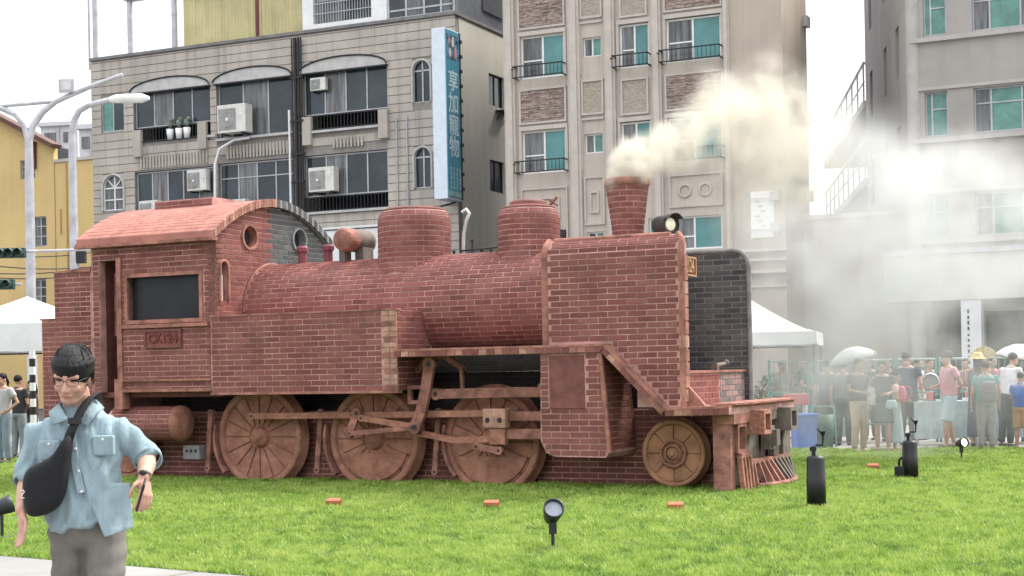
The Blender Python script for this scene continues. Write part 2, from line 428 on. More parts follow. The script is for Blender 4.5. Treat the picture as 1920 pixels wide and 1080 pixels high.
def ac_unit(label,root,x,z,y,w=1.0,h=.78,d=.36,group='air conditioner units on the tiled building'):
    p=root.matrix_world@Vector((x,y,z)) if False else Vector((root.location.x+x*math.cos(-root['a'])-y*math.sin(-root['a']), root.location.y+x*math.sin(-root['a'])+y*math.cos(-root['a']), z))
    t=thing('air_conditioner',label,'air conditioner',p,-root['a'],group)
    mb=MB(); mb.box(-w/2,w/2,-d,0,0,h); mb.build('casing',M_ac,t,bevel=.02)
    mb=MB(); mb.box(-w*.45,w*.16,-d-.012,-d-.002,h*.1,h*.86); mb.build('grille',M_grille,t)
    mb=MB(); mb.lathe([(.26*h,-d-.02),(.30*h,-d-.026),(.32*h,-d-.014)],20,(-w*.14,0,h*.48),'y'); mb.disc((-w*.14,-d-.016,h*.48),.29*h,'y'); mb.build('fan',M_grille,t)
    mb=MB(); mb.disc((-w*.14,-d-.03,h*.48),.06*h,'y'); mb.box(w*.28,w*.4,-d-.01,-d-.004,h*.62,h*.68); mb.box(w*.28,w*.4,-d-.01,-d-.004,h*.74,h*.8); mb.build('badge',M_white,t)
    mb=MB()
    for sx in (-.35,.35): mb.box(w*sx-.02,w*sx+.02,-d,.1,-.06,-.005)
    mb.build('bracket',M_black,t)
    return t
def building(name,label,cat,ox,oy,a):
    t=thing(name,label,cat,(ox,oy,0),-a); t['a']=a; return t

# ------------------------------------------------------------------ tiled building (left, with the blue sign)
M_tile=mat('facade_tile',(.46,.415,.365),.75,.10,scale=.5,bump=.15,bscale=25,streak=.62)
M_grout=mat('facade_grout',(.26,.24,.22),.9,.1)
M_cream=mat('cream_render',(.60,.57,.50),.85,.06,scale=.3,streak=.22)
M_lun=mat('lunette_plaster',(.50,.49,.475),.8,.08)
M_yel=mat('yellow_sheet',(.56,.50,.27),.6,.08,scale=.8,streak=.35)
M_rust=mat('maroon_pipe',(.16,.05,.05),.6,.1)
LB=building('tiled_building','four storey building in grey stone tiles with arched window bays and blue sign','building',-1.8996,57.0,R(25))
ops3=[(-16.8,-15.6,11.8,13.2),(-15.1,-11.2,11.2,13.3),(-10.9,-7.25,11.05,13.3),(-6.8,-2.95,11.0,13.3),(-1.85,-1.05,11.7,13.3)]
ops2=[(-16.78,-15.65,8.5,10.0),(-15.1,-11.1,7.8,10.0),(-10.9,-7.25,7.3,10.05),(-6.8,-3.0,7.8,10.05),(-1.85,-1.08,8.45,10.0)]
ops1=[(-16,-12,.1,3.4),(-11.2,-7.6,.1,3.4),(-6.6,-1.5,.1,3.4)]
ops=ops3+ops2+ops1
mb=MB(); cells(mb,-17.3,0,0,14.86,.03,.35,ops); wallL=mb.build('wall',M_grout,LB)
# stone courses, each panel its own piece
zc=.35; H_C=.335
while zc<14.8:
    z1=min(zc+H_C-.03,14.8); m=(zc+z1)/2; cur=-17.3
    segs=[]
    for o in sorted([o for o in ops if o[2]-.02<z1 and o[3]+.02>zc]):
        if o[0]-cur>.08: segs.append((cur,o[0]))
        cur=max(cur,o[1])
    if -cur>.08: segs.append((cur,0.0))
    for a,b in segs:
        n=max(1,round((b-a)/3.6)); 
        for i in range(n):
            q=MB(); q.box(a+(b-a)*i/n+(.012 if i else 0),a+(b-a)*(i+1)/n,0,.028,zc,z1); q.build('cladding_panel',M_tile,wallL)
    zc+=H_C
mb=MB(); mb.box(-17.35,.06,-.06,.4,14.86,14.98); mb.build('coping',mat('coping',(.2,.19,.19),.8),LB)
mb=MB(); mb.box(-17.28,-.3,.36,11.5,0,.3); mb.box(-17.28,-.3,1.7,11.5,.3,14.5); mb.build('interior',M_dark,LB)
mb=MB(); mb.box(-17.28,-.3,.36,1.69,14.3,14.84); mb.box(-17.28,-.3,.36,1.69,10.4,10.9); mb.box(-17.28,-.3,.36,1.69,6.9,7.25); mb.build('floor_slab',M_lun,LB)
for x in (-17.2,-15.4,-11.15,-7.2,-2.3,-.45):
    mb=MB(); mb.box(x,x+.14,.36,1.69,.3,14.3); mb.build('partition',M_lun,LB)
# cream side wall
sops=[(2.85,4.25,11.9,13.15),(2.8,4.15,8.5,9.75),(1.2,2.4,.2,2.6)]
mb=MB(); cells(mb,.36,11.9,0,14.86,0,.25,sops); sw=mb.build('side_wall',M_cream,LB,(0,0,0),PI/2)
for o in sops[:2]: window(sw,o[0],o[1],o[2],o[3],.1,(.5,),(),M_black,[M_glass])
mb=MB(); mb.box(.36,11.9,-.05,.3,14.86,14.98); mb.build('coping',mat('coping',(.2,.19,.19)),LB,(0,0,0),PI/2)
mb=MB(); mb.box(3.4,4.3,-.35,0,11.7,11.75); mb.bar((3.5,-.3,11.7),(3.5,0,11.4),.04,.04); mb.bar((4.2,-.3,11.7),(4.2,0,11.4),.04,.04); mb.build('bracket',M_black,LB,(0,0,0),PI/2)
# window bays
def bay(o,n,arch,rail=None,hs=()):
    x0,x1,z0,z1=o
    zb=z0+(.62 if rail else 0)
    window(LB,x0+.03,x1-.03,zb,z1-.02,.14,[i/n for i in range(1,n)],hs,M_alu,[M_glass,M_glass2,M_glass],.055,.07)
    if arch:
        cx=(x0+x1)/2; w=(x1-x0)/2; h=.48
        pts=[(cx+w*1.03*math.cos(PI*i/16),z1+h*math.sin(PI*i/16)) for i in range(17)]
        mb=MB(); mb.prism([(x1+.05,z1-.03)]+pts+[(x0-.05,z1-.03)],-.14,-.002); mb.build('lunette',M_lun,LB)
        mb=MB(); mb.tube([(a,-.16,b) for a,b in pts],.035,8); mb.build('arch_rim',M_black,LB)
        mb=MB(); mb.box(x0-.05,x1+.05,-.15,.1,z1-.09,z1-.032); mb.build('head_rail',M_black,LB)
    if rail:
        mb=MB(); mb.box(x0+.05,x1-.05,-.04,0,zb-.07,zb-.02); mb.box(x0+.05,x1-.05,-.04,0,z0+.02,z0+.06)
        k=int((x1-x0)/.16)
        for i in range(k+1):
            x=x0+.1+(x1-x0-.2)*i/k; mb.box(x-.012,x+.012,-.03,-.01,z0+.06,zb-.07)
        mb.build('railing',M_black,LB)
bay(ops3[1],4,True,'r'); bay(ops3[2],3,True); bay(ops3[3],4,True,'r'); 
bay(ops2[1],5,False); bay(ops2[2],4,False,None,[(i,.78) for i in range(4)]); bay(ops2[3],4,False,'r')
window(LB,-16.8,-15.6,11.8,13.2,.08,(.5,),(),M_alu,[M_green,M_glass])
for x0,x1,z0,z1,fm in ((-16.78,-15.65,8.5,10.0,M_white),(-1.85,-1.05,11.7,13.3,M_alu),(-1.85,-1.08,8.45,10.0,M_alu)):
    r=(x1-x0)/2; cx=(x0+x1)/2; n=12
    ap=arch_poly(x0,x1,z0,z1,n)
    mb=MB()
    # spandrels fill the corners above the arch
    arc=ap[2:]
    mb.prism([(x1,z1),*[p for p in arc[:n//2+1]]],.0,.3); mb.prism([*arc[n//2:],(x0,z1)],.0,.3); mb.build('spandrel',M_tile,LB)
    mb=MB(); mb.tube([(a,-.03,b) for a,b in [(x1,z0)]+arc+[(x0,z0)]],.045,8); mb.build('arch_trim',M_lun,LB)
    mb=MB()
    mb.tube([(a,.1,b) for a,b in ap+[ap[0]]],.045,8); mb.box(cx-.03,cx+.03,.08,.13,z0,z1-.02); mb.box(x0,x1,.08,.13,z1-r-.03,z1-r+.03)
    if fm is M_white:
        mb.box(x0,x1,.08,.13,z0+.42,z0+.47)
        for k in range(1,4): mb.bar((cx,.1,z1-r),(cx+r*math.cos(PI*k/4),.1,z1-r+r*math.sin(PI*k/4)),.045,.045,(0,1,0))
    w=mb.build('window',fm,LB); q=MB(); q.prism(ap,.12,.14); q.build('pane',M_glass2 if fm is M_white else M_glass,w)
# fluted bands, sills
for n_,xs_,za_,zb_ in ((22,-14.75,10.12,10.62),(21,-10.4,10.2,10.72),(9,-5.4,10.25,10.62)):
    for i in range(n_):
        mb=MB(); x=xs_+i*.158; mb.box(x,x+.085,-.06,-.001,za_,zb_); mb.build('rib',M_tile,LB)
for a,b,z in ((-15.2,-14.7,11.1),(-11.4,-10.9,11.15),(-10.9,-7.3,10.95),(-6.9,-2.9,10.9),(-15.2,-11.0,7.72),(-6.9,-2.9,7.72)):
    mb=MB(); mb.box(a,b,-.12,-.001,z,z+.09); mb.build('sill',M_lun,LB)
for a,z in ((-15.05,10.62),(-11.75,10.7),(-6.75,10.45),(-3.3,10.45)):
    mb=MB(); mb.box(a,a+.42,-.16,-.001,z,z+1.1); mb.build('pier',M_tile,LB)
# cables and pipes down the front
mb=MB()
for dx,r in ((0,.07),(.16,.05),(.28,.035),(-.14,.03)):
    mb.tube([(-7.02+dx,-.13,14.7),(-7.02+dx,-.13,9),(-6.98+dx,-.15,5)],r,8)
for z in (13.1,11.4,10.1,9.0): mb.box(-7.25,-6.65,-.2,-.08,z,z+.07)
mb.build('cable_bundle',M_black,LB)
mb=MB(); mb.tube([(-9.2,-.2,10.95),(-9.9,-.25,10.9),(-10.6,-.25,10.6),(-10.85,-.22,10.0),(-10.9,-.2,8.8),(-10.9,-.2,6)],.06,8); mb.build('drain_pipe',M_white,LB)
mb=MB()
for x in (-2.55,-2.1): mb.tube([(x,-.06,11.2),(x,-.06,7.0)],.03,6)
mb.build('downpipe',M_alu,LB)
mb=MB(); mb.tube([(-7.35,-.1,11.9),(-7.35,-.1,7.1)],.05,8); mb.build('white_pipe',M_white,LB)
# small things on the balcony
for i,x in enumerate((-13.2,-12.75,-12.35)):
    mb=MB(); mb.lathe([(.001,0),(.12,0),(.16,.42),(.14,.42),(.13,.38),(.001,.38)],12,(x,-.03,11.22)); mb.build('pot',M_white,LB)
    mb=MB(); mb.ball((x,-.03,11.85),(.14,.12,.16),8,6); mb.ball((x+.1,-.05,12.0),(.1,.1,.1),8,6); mb.build('shrub',mat('pot_plant',(.2,.24,.2),.8,.3,scale=9),LB)
# white shop sign board low on the front, with two small figures faded
mb=MB(); mb.box(-6.55,-3.05,-.3,-.05,5.55,7.15); mb.build('sign_board',mat('pale_board',(.74,.76,.75),.5,.04),LB)
mb=MB(); mb.box(-6.45,-3.15,-.33,-.301,7.02,7.06); mb.box(-6.45,-6.41,-.33,-.301,5.6,7.02); mb.build('sign_border',M_black,LB)
mb=MB(); mb.ball((-4.3,-.31,6.8),(.14,.02,.14),10,6); mb.ball((-4.05,-.31,6.72),(.12,.02,.1),10,6); mb.build('sign_figure',mat('figure_print',(.45,.25,.25),.7),LB)
# roof storey: frame posts, yellow sheet wall, white barred room, glazed room
for x in (-17.26,-15.42,-13.13):
    mb=MB(); mb.tube([(x,.3,14.98),(x,.3,18.6)],.12,8); mb.build('canopy_post',M_pole,LB)
mb=MB(); mb.tube([(-17.6,.3,14.6),(-17.6,.3,18.6)],.05,6); mb.build('roof_pipe',M_pole,LB)
mb=MB(); mb.box(-15.6,-12.6,.1,.5,17.25,17.5); mb.build('canopy_beam',M_alu,LB)
mb=MB(); n=72
zig=[(-12.67+(5.82)*i/n, .30+(.05 if i%2 else 0)) for i in range(n+1)]
mb.prism(zig+[(-6.85,.6),(-12.67,.6)],14.99,19,'xy'); mb.build('yellow_sheet_wall',M_yel,LB)
mb=MB(); mb.box(-12.75,-6.8,.2,4,17.1,17.3); mb.build('sheet_flashing',M_alu,LB)
mb=MB(); mb.tube([(-9.0,.22,15),(-9.0,.22,19)],.07,8); mb.build('maroon_downpipe',M_rust,LB)
mb=MB(); cells(mb,-6.84,-3.02,14.99,18,.2,.5,[(-6.34,-3.7,15.22,17.3)]); mb.build('white_room_wall',M_white,LB)
window(LB,-6.34,-3.7,15.22,17.3,.36,(.5,),((0,.45),(1,.45)),M_alu,[M_glass2,M_glass])
mb=MB()
for i in range(22): x=-6.3+i*.122; mb.box(x,x+.02,.24,.27,15.25,17.3)
for z in (15.6,16.0,16.4,16.8): mb.box(-6.34,-3.7,.22,.24,z,z+.03)
mb.build('window_bars',M_alu,LB)
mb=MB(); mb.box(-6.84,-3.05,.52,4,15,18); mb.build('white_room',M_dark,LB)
window(LB,-3.0,-.1,15.0,17.4,.22,(.28,.55,.8),[(i,.14) for i in range(4)],M_alu,[M_glass,M_glass2],.08)
mb=MB(); n=60
zig=[(.3+4.8*i/n,(.0 if i%2 else .05)) for i in range(n+1)]
mb.prism(zig+[(5.1,.4),(.3,.4)],14.99,18.5,'xy'); mb.build('grey_sheet_wall',M_alu,LB,(-.02,0,0),PI/2)
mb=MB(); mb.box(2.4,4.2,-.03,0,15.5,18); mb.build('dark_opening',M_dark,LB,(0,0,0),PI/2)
ac_unit('large beige air conditioner outside the middle arched bay',LB,-9.75,11.15,-.12,1.35,1.12,.5)
ac_unit('small air conditioner low behind railings at second floor far left bay',LB,-14.2,7.95,.02,.95,.8,.3)
ac_unit('air conditioner high in the second floor left bay near the white pipe',LB,-11.75,9.0,.02,.95,.85,.3)
ac_unit('boxed air conditioner beside the white framed door under the middle bay',LB,-9.9,7.5,-.05,1.2,1.0,.4)
ac_unit('air conditioner on the second floor ledge of the right hand bay',LB,-5.75,8.55,.0,1.15,.95,.4)
ac_unit('small air conditioner hung under the arch of the right hand bay',LB,-6.0,12.55,.08,.7,.5,.2)

# blue shop sign box projecting from the corner
M_blue=mat('sign_blue',(.07,.34,.47),.35,.08)
M_sign_w=mat('sign_white',(.66,.74,.82),.4,.04)
sg=thing('shop_sign','tall blue vertical sign with four white Chinese characters projecting from tiled building','sign',
   (LB.location.x, LB.location.y, 0), -R(25))
mb=MB(); mb.box(-.32,.24,-1.3,-.08,7.81,14.1); mb.build('box',M_sign_w,sg,bevel=.02)
mb=MB(); mb.box(.242,.262,-1.27,-.2,7.9,14.05); mb.build('face_panel',M_blue,sg)
mb=MB(); mb.box(.242,.27,-.19,-.09,7.85,14.08)
for i in range(11): mb.box(.2,.31,-.19,-.03,8.2+i*.55,8.32+i*.55)
mb.build('mounting_frame',M_black,sg)
mb=MB(); mb.bar((-.1,-.05,7.8),(-.1,-1.2,7.55),.06,.06); mb.build('strut',M_black,sg)
M_let=mat('sign_letters',(.72,.84,.9),.5,.03)
def sign_text(s,z,size,parent,yc=-.735,x=.266,col=None,name='character',sx=1.0):
    me=text_mesh(s,name,col or M_let,size,0.002,bold=.012*size)
    o=link(name,me,parent); o.matrix_local=Matrix.Translation((x,yc,z))@Matrix(((0,0,1,0),(1,0,0,0),(0,1,0,0),(0,0,0,1)))@Matrix.Diagonal((sx,1,1,1)); return o
for ch,z in (('享',12.15),('加',11.33),('寵',10.52),('物',9.72)): sign_text(ch,z,.82,sg)
mb=MB(); mb.box(.264,.268,-1.2,-.3,12.98,13.9); mb.build('picture_panel',mat('sign_picture',(.16,.26,.36),.4,.5,scale=6),sg)
for i,(c,y,z,w,h) in enumerate(((( .75,.75,.78),-.72,13.62,.2,.34),((.7,.25,.3),-1.02,13.62,.16,.16),((.8,.8,.8),-.95,13.2,.16,.34),((.72,.35,.42),-.52,13.22,.22,.36))):
    mb=MB(); mb.ball((.27,y,z),(.006,w/2,h/2),10,8); mb.ball((.27,y,z+h*.45),(.006,w*.35,w*.35),8,6); mb.build('picture_figure',mat('pic%d'%i,c,.6),sg)
for k in range(4): sign_text('電話',9.0-.0*k,.2,sg,-1.08+.24*k) if False else None
mb=MB()
for c in range(4):
    for r in range(5):
        y=-1.1+c*.24; z=8.95-r*.17
        mb.box(.265,.269,y,y+.11,z,z+.025); mb.box(.265,.269,y+.045,y+.065,z-.08,z+.06); mb.box(.265,.269,y+.01,y+.1,z-.075,z-.055)
mb.build('small_print',M_let,sg)
mb=MB(); mb.box(.264,.268,-1.24,-.22,7.92,8.12); mb.build('phone_strip',mat('sign_strip',(.3,.55,.5),.4),sg)
# ------------------------------------------------------------------ beige apartment tower (centre)
M_bei=mat('beige_render',(.50,.44,.38),.85,.07,scale=.4,streak=.3)
M_bei2=mat('beige_trim',(.52,.47,.42),.85,.05)
M_bei3=mat('plain_beige',(.46,.39,.33),.88,.06,scale=.3,streak=.25)
M_stone=mat('split_stone',(.36,.285,.24),.9,.28,scale=5,bump=.9,bscale=7,stretch=(1,1,3.2))
M_stone2=mat('fine_stone',(.40,.35,.29),.9,.16,scale=9,bump=.6,bscale=14,stretch=(1,1,3))
TB=building('apartment_tower','beige apartment block with teal window panes, stone panels and black balcony rails','building',-.0558,53.0,R(25))
cols=[(.62,2.25),(2.95,3.62),(4.28,5.33),(5.94,7.82)]
tops=[]
for k in (-1,0,1,2):
    o=3.28*k
    if k==-1:
        tops+=[(2.98,3.60,5.72,6.12),(5.2,7.75,5.35,6.45)]
    else:
        tops+=[(.62,2.25,8.26+o,9.72+o),(2.95,3.62,8.79+o,9.45+o),(4.28,5.33,8.28+o,9.75+o),(5.94,7.82,8.3+o,9.76+o)]
mb=MB(); cells(mb,0,8.1,0,20,.0,.3,tops); mb.build('wall',M_bei,TB)
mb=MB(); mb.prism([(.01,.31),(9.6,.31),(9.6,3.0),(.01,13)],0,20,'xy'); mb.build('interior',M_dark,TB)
mb=MB(); mb.box(8.11,9.86,-.03,.3,0,20); mb.build('plain_wall',M_bei3,TB)
mb=MB(); mb.box(9.62,9.858,.301,3.2,0,20); mb.build('end_wall',M_bei3,TB)
mb=MB(); mb.box(9.87,14,2.2,6,0,6.3); mb.box(9.87,14.1,2.1,6,6.3,6.45); mb.build('annexe',M_bei,TB)
for z in (3.9,7.0,9.6,12.9): mb=MB(); mb.box(9.86,10.02,2.7,3.15,z,z+.35); mb.build('drain_box',M_alu,TB)
for x0,x1 in ((.02,.42),(2.42,2.86),(3.76,4.14),(5.45,5.78),(7.92,8.12)):
    mb=MB(); w=x1-x0
    mb.box(x0,x1,-.12,-.001,0,20); mb.box(x0+w*.22,x1-w*.22,-.19,-.121,0,20); mb.build('pilaster',M_bei2,TB)
def tower_floor(o,full=True):
    for i,(x0,x1) in enumerate(cols):
        if i==1:
            window(TB,x0,x1,8.79+o,9.45+o,.1,(.48,),(),M_white,[M_glass2,M_green],.05)
            mb=MB(); mb.box(x0-.12,x1+.06,-.07,-.001,9.92+o,9.99+o); mb.box(x0-.12,x0-.05,-.06,-.001,8.2+o,9.92+o); mb.build('moulding',M_bei2,TB)
        else:
            z0=8.27+o; z1=9.73+o
            if i==3: window(TB,x0,x1,z0,z1,.08,(.48,),((0,.46),),M_white,[M_glass2,M_teal],.06)
            else: window(TB,x0,x1,z0,z1,.08,(.5,),((0,.42),),M_white,[M_glass2,M_teal],.06)
            mb=MB(); a,b=x0-.14,x1+.08
            for z in (z0-.02,z0+.36): mb.box(a,b,-.42,-.38,z,z+.04); mb.box(a,a+.04,-.42,0,z,z+.04); mb.box(b-.04,b,-.42,0,z,z+.04)
            n=int((b-a)/.14)
            for k in range(n+1):
                x=a+(b-a-.02)*k/n; mb.box(x,x+.015,-.41,-.39,z0,z0+.36)
            mb.box(a-.1,a,-.30,-.26,z0+.3,z0+.34)
            mb.build('balcony_rail',M_black,TB)
            mb=MB(); mb.box(x0-.1,x1+.1,-.06,-.001,z1+.02,z1+.16); mb.box(x0-.1,x0-.01,-.05,-.001,z0,z1+.02); mb.box(x1+.01,x1+.1,-.05,-.001,z0,z1+.02); mb.build('surround',M_bei2,TB)
        # stone panel above the window
        px0,px1=(x0,x1) if i!=2 else (x0+.1,x1-.1)
        za,zb=(10.03+o,11.12+o) if i!=1 else (10.16+o,11.22+o)
        q=MB(); q.box(px0,px1,-.03,-.001,za,zb)
        # uneven split courses stand proud of the panel
        if i in (0,3):
            zz=za+.02
            while zz<zb-.05:
                hh=random.uniform(.05,.11); xx=px0+.01
                while xx<px1-.04:
                    ww=min(random.uniform(.25,.7),px1-.01-xx)
                    d=random.uniform(.005,.05)
                    q.box(xx,xx+ww-.012,-.03-d,-.03,zz,min(zz+hh-.01,zb-.01)); xx+=ww
                zz+=hh
        q.build('stone_panel',M_stone if i in (0,3) else M_stone2,TB)
        q=MB(); e=.07
        q.box(px0-e,px1+e,-.08,-.001,zb+.002,zb+e); q.box(px0-e,px1+e,-.08,-.001,za-e,za-.002); q.box(px0-e,px0-.002,-.07,-.001,za,zb); q.box(px1+.002,px1+e,-.07,-.001,za,zb)
        q.build('panel_frame',M_bei2,TB)
tower_floor(0); tower_floor(3.28); tower_floor(6.56)
# lower storey: framed panels, diamond, small windows
def frame_panel(x0,x1,z0,z1,d=.06,w=.06):
    q=MB(); q.box(x0,x1,-d,-.001,z1-w,z1); q.box(x0,x1,-d,-.001,z0,z0+w); q.box(x0,x0+w,-d,-.001,z0+w,z1-w); q.box(x1-w,x1,-d,-.001,z0+w,z1-w); q.build('moulded_panel',M_bei2,TB)
frame_panel(.55,2.3,5.0,7.75); frame_panel(.85,2.0,5.3,7.4)
mb=MB(); mb.prism([(1.42,5.75),(1.75,6.3),(1.42,6.85),(1.09,6.3)],-.05,-.001); mb.build('diamond_panel',M_stone2,TB)
frame_panel(2.92,3.66,6.35,8.0); frame_panel(3.12,3.45,6.75,7.5)
frame_panel(5.95,7.8,6.75,7.85)
for x in (6.5,7.2): mb=MB(); mb.lathe([(.17,-.05),(.2,-.06),(.23,-.05),(.23,0)],18,(x,0,7.3),'y'); mb.build('round_ornament',M_bei2,TB)
window(TB,2.98,3.60,5.72,6.12,.08,(.5,),(),M_white,[M_glass,M_green],.05)
window(TB,5.2,7.75,5.35,6.45,.08,(.3,.62),((1,.4),),M_white,[M_teal,M_glass2,M_teal],.06)
mb=MB(); mb.box(1.85,2.2,-.1,-.001,5.45,6.25); mb.build('dark_vent',M_black,TB)
for z,h,d in ((5.15,.09,.25),(4.85,.08,.2),(4.45,.10,.3),(4.0,.06,.15)):
    mb=MB(); mb.box(0,9.9,-d,-.031,z,z+h); mb.build('cornice',M_bei2,TB)
mb=MB(); mb.box(8.75,9.5,-.12,-.031,5.6,7.1); mb.build('notice_board',M_white,TB)
mb=MB()
for i in range(6): mb.box(8.9+.09*(i%3),9.05+.1*(i%3),-.126,-.121,6.75-.16*i,6.8-.16*i)
mb.build('notice_print',mat('print_grey',(.3,.42,.38),.7),TB)
mb=MB()
for z in (5.75,6.75): mb.box(9.45,9.75,-.4,-.1,z,z+.28); mb.bar((9.5,-.2,z+.1),(8.6,-.2,z+.1),.03,.03)
mb.build('lamp_bracket',M_alu,TB)

# ------------------------------------------------------------------ corner office block (right, half hidden by smoke)
M_ob=mat('office_tile',(.37,.345,.32),.8,.07,scale=.5,streak=.15)
M_ob2=mat('office_trim',(.43,.41,.385),.8,.05)
RB=building('office_block','grey beige corner office block with green curtained windows behind the smoke','building',12.564,47.0,R(26))
rops=[]
for z0,z1 in ((8.42,9.78),(11.52,12.9),(5.3,6.6),(14.6,16)):
    rops+=[(.34,1.03,z0,z1),(1.8,4.6,z0,z1),(5.6,8.4,z0,z1)]
rops+=[(-.2,1.42,-.1,3.35),(2.0,4.6,-.1,3.0),(5.2,8.6,-.1,3.0)]
mb=MB(); cells(mb,.02,9,0,18,0,.3,rops); mb.build('wall',M_ob,RB)
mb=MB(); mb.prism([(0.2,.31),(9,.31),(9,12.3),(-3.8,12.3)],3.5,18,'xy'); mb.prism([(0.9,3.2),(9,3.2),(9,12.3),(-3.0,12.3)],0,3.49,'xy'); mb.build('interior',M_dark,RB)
for z0,z1 in ((8.42,9.78),(11.52,12.9),(5.3,6.6),(14.6,16)):
    window(RB,.34,1.03,z0,z1,.12,(.3,),((1,.62),),M_alu,[M_green,M_green],.05)
    window(RB,1.8,4.6,z0,z1,.12,(.18,.5,.75),((0,.66),(1,.66),(2,.66)),M_alu,[M_glass2,M_green,M_glass2,M_green],.05)
    window(RB,5.6,8.4,z0,z1,.12,(.3,.7),(),M_alu,[M_glass2,M_green],.05)
    mb=MB(); mb.box(-.05,9,-.14,-.001,z0-.2,z0-.06); mb.build('ledge',M_ob2,RB)
    mb=MB(); mb.box(-.02,9,-.06,-.001,z1+.06,z1+.16); mb.build('ledge',M_ob2,RB)
d2=Vector((.3256,-.9455)); far=(-.3256*13,.9455*13,0)
so=[]
for z0,z1 in ((10.9,12.6),(7.6,9.3),(14.2,15.9),(4.3,6.0)):
    for dep in (.5,3.0,6.3,10.6): so.append((13-dep-.9,13-dep-.05,z0,z1))
mb=MB(); cells(mb,0,13,0,18,0,.25,so); swr=mb.build('side_wall',M_ob,RB,far,-R(71))
for o in so: window(swr,o[0],o[1],o[2],o[3],.12,(),(),M_alu,[M_glass],.05)
mb=MB(); mb.lathe([(.22,0),(.22,18)],12,(0,.1,0)); mb.build('corner_column',M_ob2,RB)
# ground floor fascia with rounded corner, entrance column with a sign strip
mb=MB(); mb.prism([(-1.2,.6),(-1.0,-.1),(-.4,-.6),(.3,-.7),(9,-.7),(9,-.01),(-.1,-.01)],3.35,4.9,'xy'); mb.build('fascia',mat('fascia_cream',(.55,.53,.49),.7,.05),RB)
mb=MB(); mb.box(-1.0,9,-.78,-.701,4.75,4.9); mb.build('fascia_trim',M_alu,RB)
mb=MB(); mb.box(1.42,2.0,-.65,-.1,0,3.34); cw=mb.build('column',mat('column_white',(.7,.71,.7),.6,.05),RB)
for i in range(10): mb=MB(); mb.box(1.6,1.66,-.656,-.651,1.4+i*.17,1.4+i*.17+random.uniform(.06,.12)); mb.build('letter',M_black,RB)
# terraces of the block behind, along the side street
TR=building('terrace_block','block with railed open terraces seen in the gap beside the office block','building',12.564+math.sin(R(7))*14.2,47+math.cos(R(7))*14.2,R(7))
mb=MB(); mb.box(2.4,10,0,20,0,14); mb.build('wall',M_ob,TR)
for z in (12.0,8.9,5.8):
    mb=MB(); mb.box(0,2.38,-.2,19,z-.3,z); mb.build('terrace_slab',M_ob2,TR)
    mb=MB(); mb.tube([(.05,-.2,z+1.5),(.05,19,z+1.5)],.06,8); mb.tube([(.05,-.2,z+.75),(.05,19,z+.75)],.035,6)
    for i in range(9): mb.tube([(.05,i*2.3,z),(.05,i*2.3,z+1.5)],.04,6)
    mb.tube([(.05,-.15,z+1.5),(2.4,-.15,z+1.5)],.06,8)
    mb.build('railing',M_pole if z<12 else M_alu,TR)

# ------------------------------------------------------------------ yellow building and distant flats (far left)
M_ylw=mat('yellow_render',(.66,.48,.21),.8,.07,scale=.25,streak=.12)
YB=building('yellow_building','yellow gabled building with brown roof edge behind the lamp posts','building',-22.627,75.0,R(25))
yo=[(-1.87,-.93,11.4,12.36),(-1.1,-.27,8.0,9.5),(-1.18,-.36,5.1,6.4)]
mb=MB(); cells(mb,-12,.27,0,12.8,0,.3,yo); mb.prism([(-12,12.8),(.27,12.8),(.27,13.0),(-5.5,15.75),(-12,13.0)],0,.3); mb.build('wall',M_ylw,YB)
mb=MB(); mb.box(.28,12,.05,.3,0,12.1); mb.build('annex_wall',M_ylw,YB)
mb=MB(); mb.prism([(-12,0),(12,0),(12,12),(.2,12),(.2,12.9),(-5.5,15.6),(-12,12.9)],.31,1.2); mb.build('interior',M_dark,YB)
for a,b in (((.6,12.85),(-5.5,15.85)),((-5.5,15.85),(-12.3,12.75))):
    mb=MB(); mb.bar((a[0],-.15,a[1]),(b[0],-.15,b[1]),.7,.22); mb.build('roof_edge',mat('roof_brown',(.12,.06,.045),.7),YB)
mb=MB(); mb.tube([(-.9,-.08,13.2),(-.9,-.08,11.9)],.12,8); mb.build('downpipe',M_rust,YB)
mb=MB(); mb.tube([(1.0,.0,12),(1.0,.0,4)],.06,6); mb.tube([(.6,.0,9.8),(.6,.0,8.6)],.05,6); mb.build('thin_pipe',M_ylw,YB)
for o in yo: window(YB,*o,.1,(.5,),((0,.35),(1,.35),(0,.68),(1,.68)),M_alu,[M_glass2,M_glass],.06)
mb=MB(); mb.box(.27,12,-.02,.35,12.1,12.25); mb.build('coping',M_bei2,YB)
M_flat=mat('pale_flats',(.62,.62,.63),.8,.05)
for (px0,px1,py0,dd,lab) in ((76,150,238,140,'pale distant apartment block beyond the yellow building'),(148,200,243,120,'small pale rooftop block between lamp post and tiled building')):
    a=at(px0,py0,dd); b=at(px1,py0,dd)
    F=building('distant_flats',lab,'building',a.x,a.y,R(10)); w=(b.x-a.x)
    mb=MB(); mb.box(0,w,0,8,0,a.z); mb.build('wall',M_flat,F)
    mb=MB(); mb.box(-.2,w+.2,-.3,8,a.z,a.z+.35); mb.build('roof_slab',M_flat,F)
    n=2 if w>2.5 else 1
    for fl in range(4):
        for c in range(n):
            x0=w*(.12+c*.5); q=MB(); q.box(x0,x0+w*.3,-.12,-.01,a.z-1.5-fl*2.6,a.z-.6-fl*2.6); q.build('window',M_glass2,F)
    mb=MB(); mb.box(w*.45,w*.52,-.2,-.01,0,a.z-.2); mb.build('pier',mat('flats_pier',(.5,.45,.46),.8),F)

